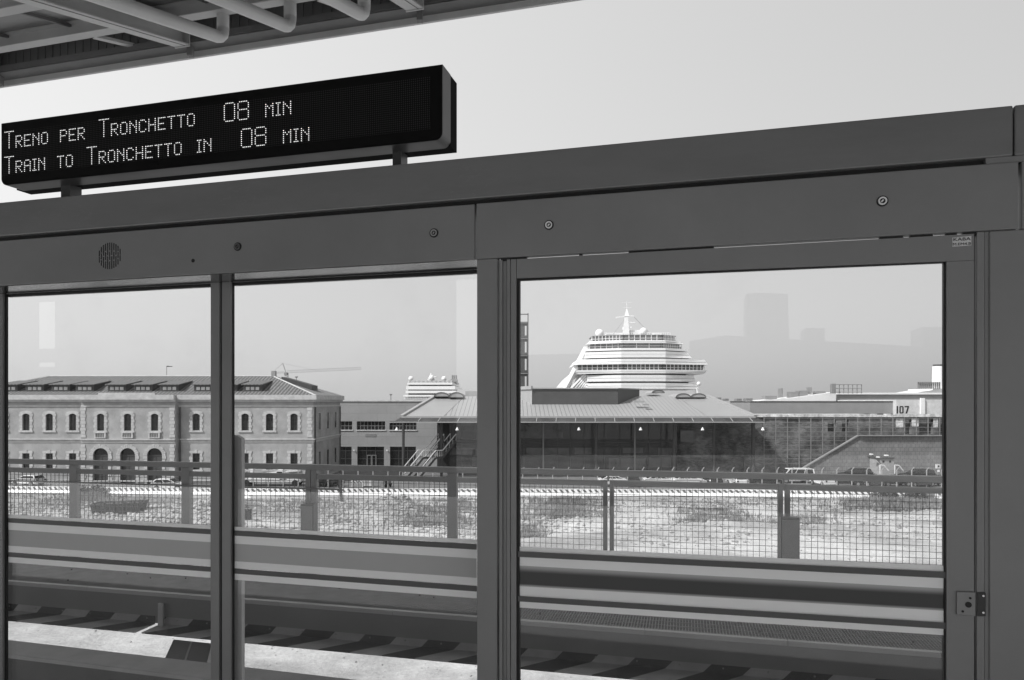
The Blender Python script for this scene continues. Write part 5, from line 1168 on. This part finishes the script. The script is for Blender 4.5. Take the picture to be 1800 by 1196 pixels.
def sign():
    n = 2.37; t = thing('led_sign', 'long black LED departure sign mounted on two short posts above the screen', 'sign', SN(sx(400, 2.47), 2.47, .873))
    zb, zt = .947, 1.2195; xl, xr = 1.5, 777.3; sl_, sr = sx(xl, n), sx(xr, n); rc = .028
    def rr(nn, ins=0, ztop=zt):
        P = []; a, b, c_, d = sl_+ins, sr-ins, zb+ins, ztop-ins; r = rc-ins
        for (cx, cz, a0) in ((b-r, c_+r, -90), (None, None, 0), (None, None, 90), (a+r, c_+r, 180)):
            if cx is None: P.append(SN(b if a0 == 0 else a, nn, d)); continue
            for k in range(7):
                an = R(a0+15*k); P.append(SN(cx+r*math.cos(an), nn, cz+r*math.sin(an)))
        return P
    part('case', MB().loft(rr(n+.004), rr(n+.088)), M['case'], t)
    part('black_front', MB().loft(rr(n, .003), rr(n+.0038, .001)), mat('black_front_panel', .005, .3, 0, .1, 3, spec=.15), t)
    bb = sx(55, n+.16); be = sx(803, n+.16)
    part('back_box', MB().prism([SN(bb, n+.089, .954), SN(be, n+.089, .954), SN(be, n+.089, zt-.0), SN(bb, n+.089, zt-.0)], N*.071), mat('black_back_box', .004, .7, spec=.05), t)
    for (a, b) in ((107, 130), (690, 712)):
        part('support_post', MB().prism([SN(sx(a, 2.44), 2.44, .8735), SN(sx(b-7, 2.44), 2.44, .8735), SN(sx(b-7, 2.44), 2.44, .95), SN(sx(a, 2.44), 2.44, .95)], N*.06), M['case'], t)
    # LED field: a fine unlit dot grid in the material
    m = bpy.data.materials.new('led_matrix'); m.use_nodes = True; nt = m.node_tree; L = nt.links; p_ = nt.nodes['Principled BSDF']; p_.inputs['Roughness'].default_value = .5
    tc = nt.nodes.new('ShaderNodeTexCoord'); sp = nt.nodes.new('ShaderNodeSeparateXYZ'); L.new(tc.outputs['UV'], sp.inputs[0])
    def fr(i):
        f = nt.nodes.new('ShaderNodeMath'); f.operation = 'FRACT'; L.new(sp.outputs[i], f.inputs[0]); s = nt.nodes.new('ShaderNodeMath'); s.operation = 'SUBTRACT'; s.inputs[1].default_value = .5; L.new(f.outputs[0], s.inputs[0])
        a = nt.nodes.new('ShaderNodeMath'); a.operation = 'POWER'; a.inputs[1].default_value = 2; q = nt.nodes.new('ShaderNodeMath'); q.operation = 'ABSOLUTE'; L.new(s.outputs[0], q.inputs[0]); L.new(q.outputs[0], a.inputs[0]); return a.outputs[0]
    ad = nt.nodes.new('ShaderNodeMath'); ad.operation = 'ADD'; L.new(fr(0), ad.inputs[0]); L.new(fr(1), ad.inputs[1]); lt = nt.nodes.new('ShaderNodeMath'); lt.operation = 'LESS_THAN'; lt.inputs[1].default_value = .085; L.new(ad.outputs[0], lt.inputs[0])
    mr = nt.nodes.new('ShaderNodeMapRange'); L.new(lt.outputs[0], mr.inputs[0]); mr.inputs[3].default_value = .004; mr.inputs[4].default_value = .035; p_.inputs['Specular IOR Level'].default_value = .12; L.new(mr.outputs[0], p_.inputs['Base Color'])
    p = .0078; s_org = sx(9.3, n); zbase1 = (HY-260.5)/F*(-sx(16.5, n)*SB+n*CB)   # bottom row of the first line
    c0, c1 = -1, int((sx(757, n)-s_org)/p); r0, r1 = -15, 9
    g = MB(); w = lambda c, r: SN(s_org+c*p, n-.001, zbase1+r*p)
    g.prism([w(c0-.5, r0+.5-.5), w(c1+.5, r0), w(c1+.5, r1+.5), w(c0-.5, r1+.5)], N*.0009); g.uv = [(c0, r0+.5), (c1+1, r0+.5), (c1+1, r1+1), (c0, r1+1)]*2
    part('led_field', g, m, t)
    def line(starts, zb_, so=0.0):
        mb = MB(); k = 8
        for ch, xpix in starts: pass
        return mb
    LEDM = emis('lit_leds', .62)
    def put(word, s_start, zrow):
        c = 0.0; d = MB()
        for ch in word:
            gph = FONT[ch]; H_ = len(gph)
            for ri, row in enumerate(gph):
                for ci, q in enumerate(row):
                    if q == 'X':
                        ctr = SN(s_start+(c+ci)*p, n-.0022, zrow+(H_-1-ri)*p); rad = .0018; vs = [ctr+U*(rad*math.cos(2*math.pi*i/8))+Vector((0, 0, rad*math.sin(2*math.pi*i/8))) for i in range(8)]
                        d.add(vs+[v+N*.001 for v in vs], [tuple(range(7, -1, -1))]+[(i, (i+1) % 8, (i+1) % 8+8, i+8) for i in range(8)])
            c += len(gph[0])+1
        part('led_text', d, LEDM, t)
    z2 = zbase1-14*p
    def snap(x): return s_org+round((sx(x, n)-s_org)/p)*p
    put('TRENO', snap(9.3), zbase1); put('PER', snap(107.8), zbase1); put('TRONCHEttO', snap(175.8), zbase1); put('0', snap(395.0), zbase1); put('8', snap(395.0)+8*p, zbase1); put('MIN', snap(467.6), zbase1)
    put('TRAIN', snap(8.5), z2); put('tO', snap(101.8), z2); put('TRONCHEttO', snap(153.7), z2); put('IN', snap(347.2), z2); put('0', snap(424.6), z2); put('8', snap(424.6)+8*p, z2); put('MIN', snap(498.3), z2)
sign()

# ------------------------------------------------------------------ canopy over the platform
def canopy():
    NE = 6.0; SLP = .28; NBK = -2.0; t = thing('platform_canopy', 'grey steel platform canopy with beams, bent tubes and corrugated soffit', 'canopy', SN(-2, NE, 3.5))
    s0, s1 = -34, 12
    def zb(n_): return 3.56+SLP*(n_-NE)
    def run(n_, z0, z1, w, name, m, bev=0): part(name, MB().prism([SN(s0, n_, z0), SN(s1, n_, z0), SN(s1, n_, z1), SN(s0, n_, z1)], N*w), m, t, bevel=bev)
    run(NE, 3.49, 3.56, .03, 'edge_flange', M['canopy'], .004); run(NE-.16, 3.548, 3.556, .155, 'gutter_lip', M['canopy_dark']); run(NE-.17, 3.56, 3.62, .02, 'gutter_lip', M['canopy_dark'])
    cr = MB(); ss = s0; k = 0
    while ss < s1:
        d = .004 if k % 2 else -.004; cr.prism([SN(ss, NE-.1+d, 3.6), SN(ss+.05, NE-.1+d, 3.6), SN(ss+.05, NE-.1+d, 3.86), SN(ss, NE-.1+d, 3.86)], N*.03); ss += .05; k += 1
    part('corrugated_fascia', cr, M['canopy_dark'], t)
    dk = MB(); dk.prism([SN(s0, NBK-.1, zb(NBK-.1)+.285), SN(s1, NBK-.1, zb(NBK-.1)+.285), SN(s1, NE-.05, zb(NE)+.27), SN(s0, NE-.05, zb(NE)+.27)], (0, 0, .08)); part('roof_deck', dk, mat('deck_underside', .27, .6, .1, .12, 2, stretch=(1, 12, 1)), t)
    sm = MB(); ss = s0
    while ss < s1:
        sm.bar(SN(ss, NBK, zb(NBK)+.27), SN(ss, NE-.2, zb(NE-.2)+.255), .03, .03); ss += .78
    part('deck_seams', sm, M['canopy_dark'], t)
    for n_ in (5.45, 4.6, 3.75, 2.9, 2.0, 0.8, -.5, -1.7):
        zz = zb(n_)+.135
        pm = MB(); pm.prism([SN(s0, n_-.05, zz), SN(s1, n_-.05, zz), SN(s1, n_-.05, zz+.012), SN(s0, n_-.05, zz+.012)], N*.10); pm.prism([SN(s0, n_-.005, zz+.013), SN(s1, n_-.005, zz+.013), SN(s1, n_-.005, zz+.125), SN(s0, n_-.005, zz+.125)], N*.01); pm.prism([SN(s0, n_-.05, zz+.126), SN(s1, n_-.05, zz+.126), SN(s1, n_-.05, zz+.138), SN(s0, n_-.05, zz+.138)], N*.10)
        part('purlin', pm, M['canopy'], t)
    b1, b2 = sx(335, NE-.1), sx(738, NE-.1); sp = b2-b1
    k = -9
    while b1+k*sp < s1:
        s = b1+k*sp; A = SN(s, NE-.22, zb(NE-.22)); B = SN(s, NBK+.1, zb(NBK+.1)); m = MB(); up = Vector((0, 0, .006))
        for h, w, th in ((0, .16, .012), (.235, .16, .012)): m.bar(A+Vector((0, 0, h)), B+Vector((0, 0, h)), w, th)
        m.bar(A+Vector((0, 0, .125)), B+Vector((0, 0, .125)), .012, .236); m.bar(A+Vector((0, 0, .125))+N*.012, A+Vector((0, 0, .125))-N*.0, .17, .28)
        part('rafter', m, M['canopy'], t); gk = MB().bar(A+U*.035-Vector((0, 0, .008)), B+U*.035-Vector((0, 0, .008)), .008, .004); part('rafter_slot', gk, M['canopy_dark'], t)
        part('rafter_foot', MB().bar(A+N*.12-Vector((0, 0, .05)), A+N*.12+Vector((0, 0, .15)), .06, .05), M['canopy_dark'], t)
        for f_, nt_ in () if k else (((392-335)/(738-335.), 5.5), ((510-335)/(738-335.), 5.5), ((640-335)/(738-335.), 5.5)):
            st_ = sx(335+f_*(738-335), 5.5); s_ = st_+k*sp; m = MB(); r = .055; z0 = 3.335; pts = []
            P0 = SN(s_, NBK+.4, z0+SLP*(NBK+.4-5.5)); pts.append(P0)
            E = SN(s_, 5.5, z0); dirn = (E-P0).normalized(); pts.append(E-dirn*.09)
            for q in (.3, .6, .85): pts.append(E-dirn*.09*(1-q)**2+Vector((0, 0, .09*q**2)))
            pts.append(E+Vector((0, 0, .09))); pts.append(E+Vector((0, 0, .40)))
            rings = []
            for i, pp in enumerate(pts):
                a = pts[max(i-1, 0)]; b = pts[min(i+1, len(pts)-1)]; tdir = (b-a).normalized(); u2 = U; v2 = tdir.cross(u2).normalized()
                rings.append([pp+u2*(r*math.cos(2*math.pi*j/14))+v2*(r*math.sin(2*math.pi*j/14)) for j in range(14)])
            for i in range(len(rings)-1): m.loft(rings[i], rings[i+1], i in (0, len(rings)-2))
            part('bent_tube', m, M['canopy'], t, smooth=True)
        # diagonal strut between rafter and purlin
        m = MB().bar(SN(s-.8, 5.52, zb(5.52)+.14), SN(s-.65, 5.86, zb(5.86)+.1), .06, .03); part('strut', m, M['canopy'], t)
        m = MB().bar(SN(s+.25, 2.6, zb(2.6)+.14), SN(s+.12, 5.3, zb(5.3)+.12), .12, .03); part('wind_brace', m, M['canopy'], t)
        k += 1
    for s in (-14, 8):
        c = MB().box(-.15, .15, -.15, .15, 0, 3.6); single('canopy_column', MB().tube(SN(s, -1.6, -1.6), SN(s, -1.6, zb(-1.6)), .14, 16), M['canopy'], 'steel column holding the canopy behind the %s' % ('left of the platform' if s < 0 else 'right of the platform'), 'column', 'canopy columns')
canopy()
structure('platform_floor', MB().prism([SN(-34, -6, -1.6), SN(12, -6, -1.6), SN(12, 2.3, -1.6), SN(-34, 2.3, -1.6)], (0, 0, -.5)), M['floor'])

# ------------------------------------------------------------------ what the glass mirrors: port buildings and an added dark wall behind the station
def mirrored(xs_ys, nv, depth, name, lab, cat, m):
    NM = 2 * (N0 + .014); pts = []
    for x, y in xs_ys:
        s = sx(x, nv); Y = -s*SB+nv*CB; z = (HY-y)/F*Y; pts.append(SN(s, NM-nv, z))
    mb = MB().prism(pts, -N*depth); single(name, mb, m, lab, cat)
mirrored([(880, 800), (880, 625), (1030, 622), (1030, 640), (1212, 640), (1212, 600), (1275, 590), (1660, 612), (1900, 625), (1900, 800)], 70, 20, 'port_shed', 'long low port shed standing behind the platform', 'building', M['wood'])
mirrored([(1312, 640), (1312, 517), (1336, 515), (1385, 517), (1388, 640)], 92, 6, 'grain_silo', 'tall silo tower standing behind the port shed', 'tower', M['wood'])
mirrored([(1417, 640), (1417, 577), (1450, 577), (1450, 640)], 93, 5, 'roof_house', 'small lift house on a roof behind the platform', 'building', M['wood'])
mirrored([(1622, 640), (1622, 575), (1700, 575), (1700, 640)], 94, 5, 'port_office', 'square port office block behind the platform', 'building', M['wood'])

def mirrored_wall():  # unseen dark wall, added far off for its reflection in the left panes
    nv = 60; NM = 2*(N0+.03); t = thing('back_wall_stand_in', 'tall dark stand-in for the station back wall with one open bay, added behind the platform', 'building', SN(sx(400, nv), NM-nv, -EH))
    def blk(x0, x1, y0, y1):
        pts = []
        for x, y in ((x0, y0), (x1, y0), (x1, y1), (x0, y1)):
            s_ = sx(x, nv); Y = -s_*SB+nv*CB; Yr = -sx((x0+x1)/2, nv)*SB+nv*CB; pts.append(SN(s_, NM-nv, (HY-y)/F*Yr))
        return MB().prism(pts, -N*.5)
    part('wall', blk(-300, 57, 430, 1000), M['wood'], t); part('wall', blk(92, 797, 430, 1000), M['wood'], t); part('lintel', blk(57.1, 91.9, 430, 529), M['wood'], t); part('wall', blk(57.1, 91.9, 613, 637), M['wood'], t); part('wall', blk(57.1, 91.9, 645, 1000), M['wood'], t)
mirrored_wall()
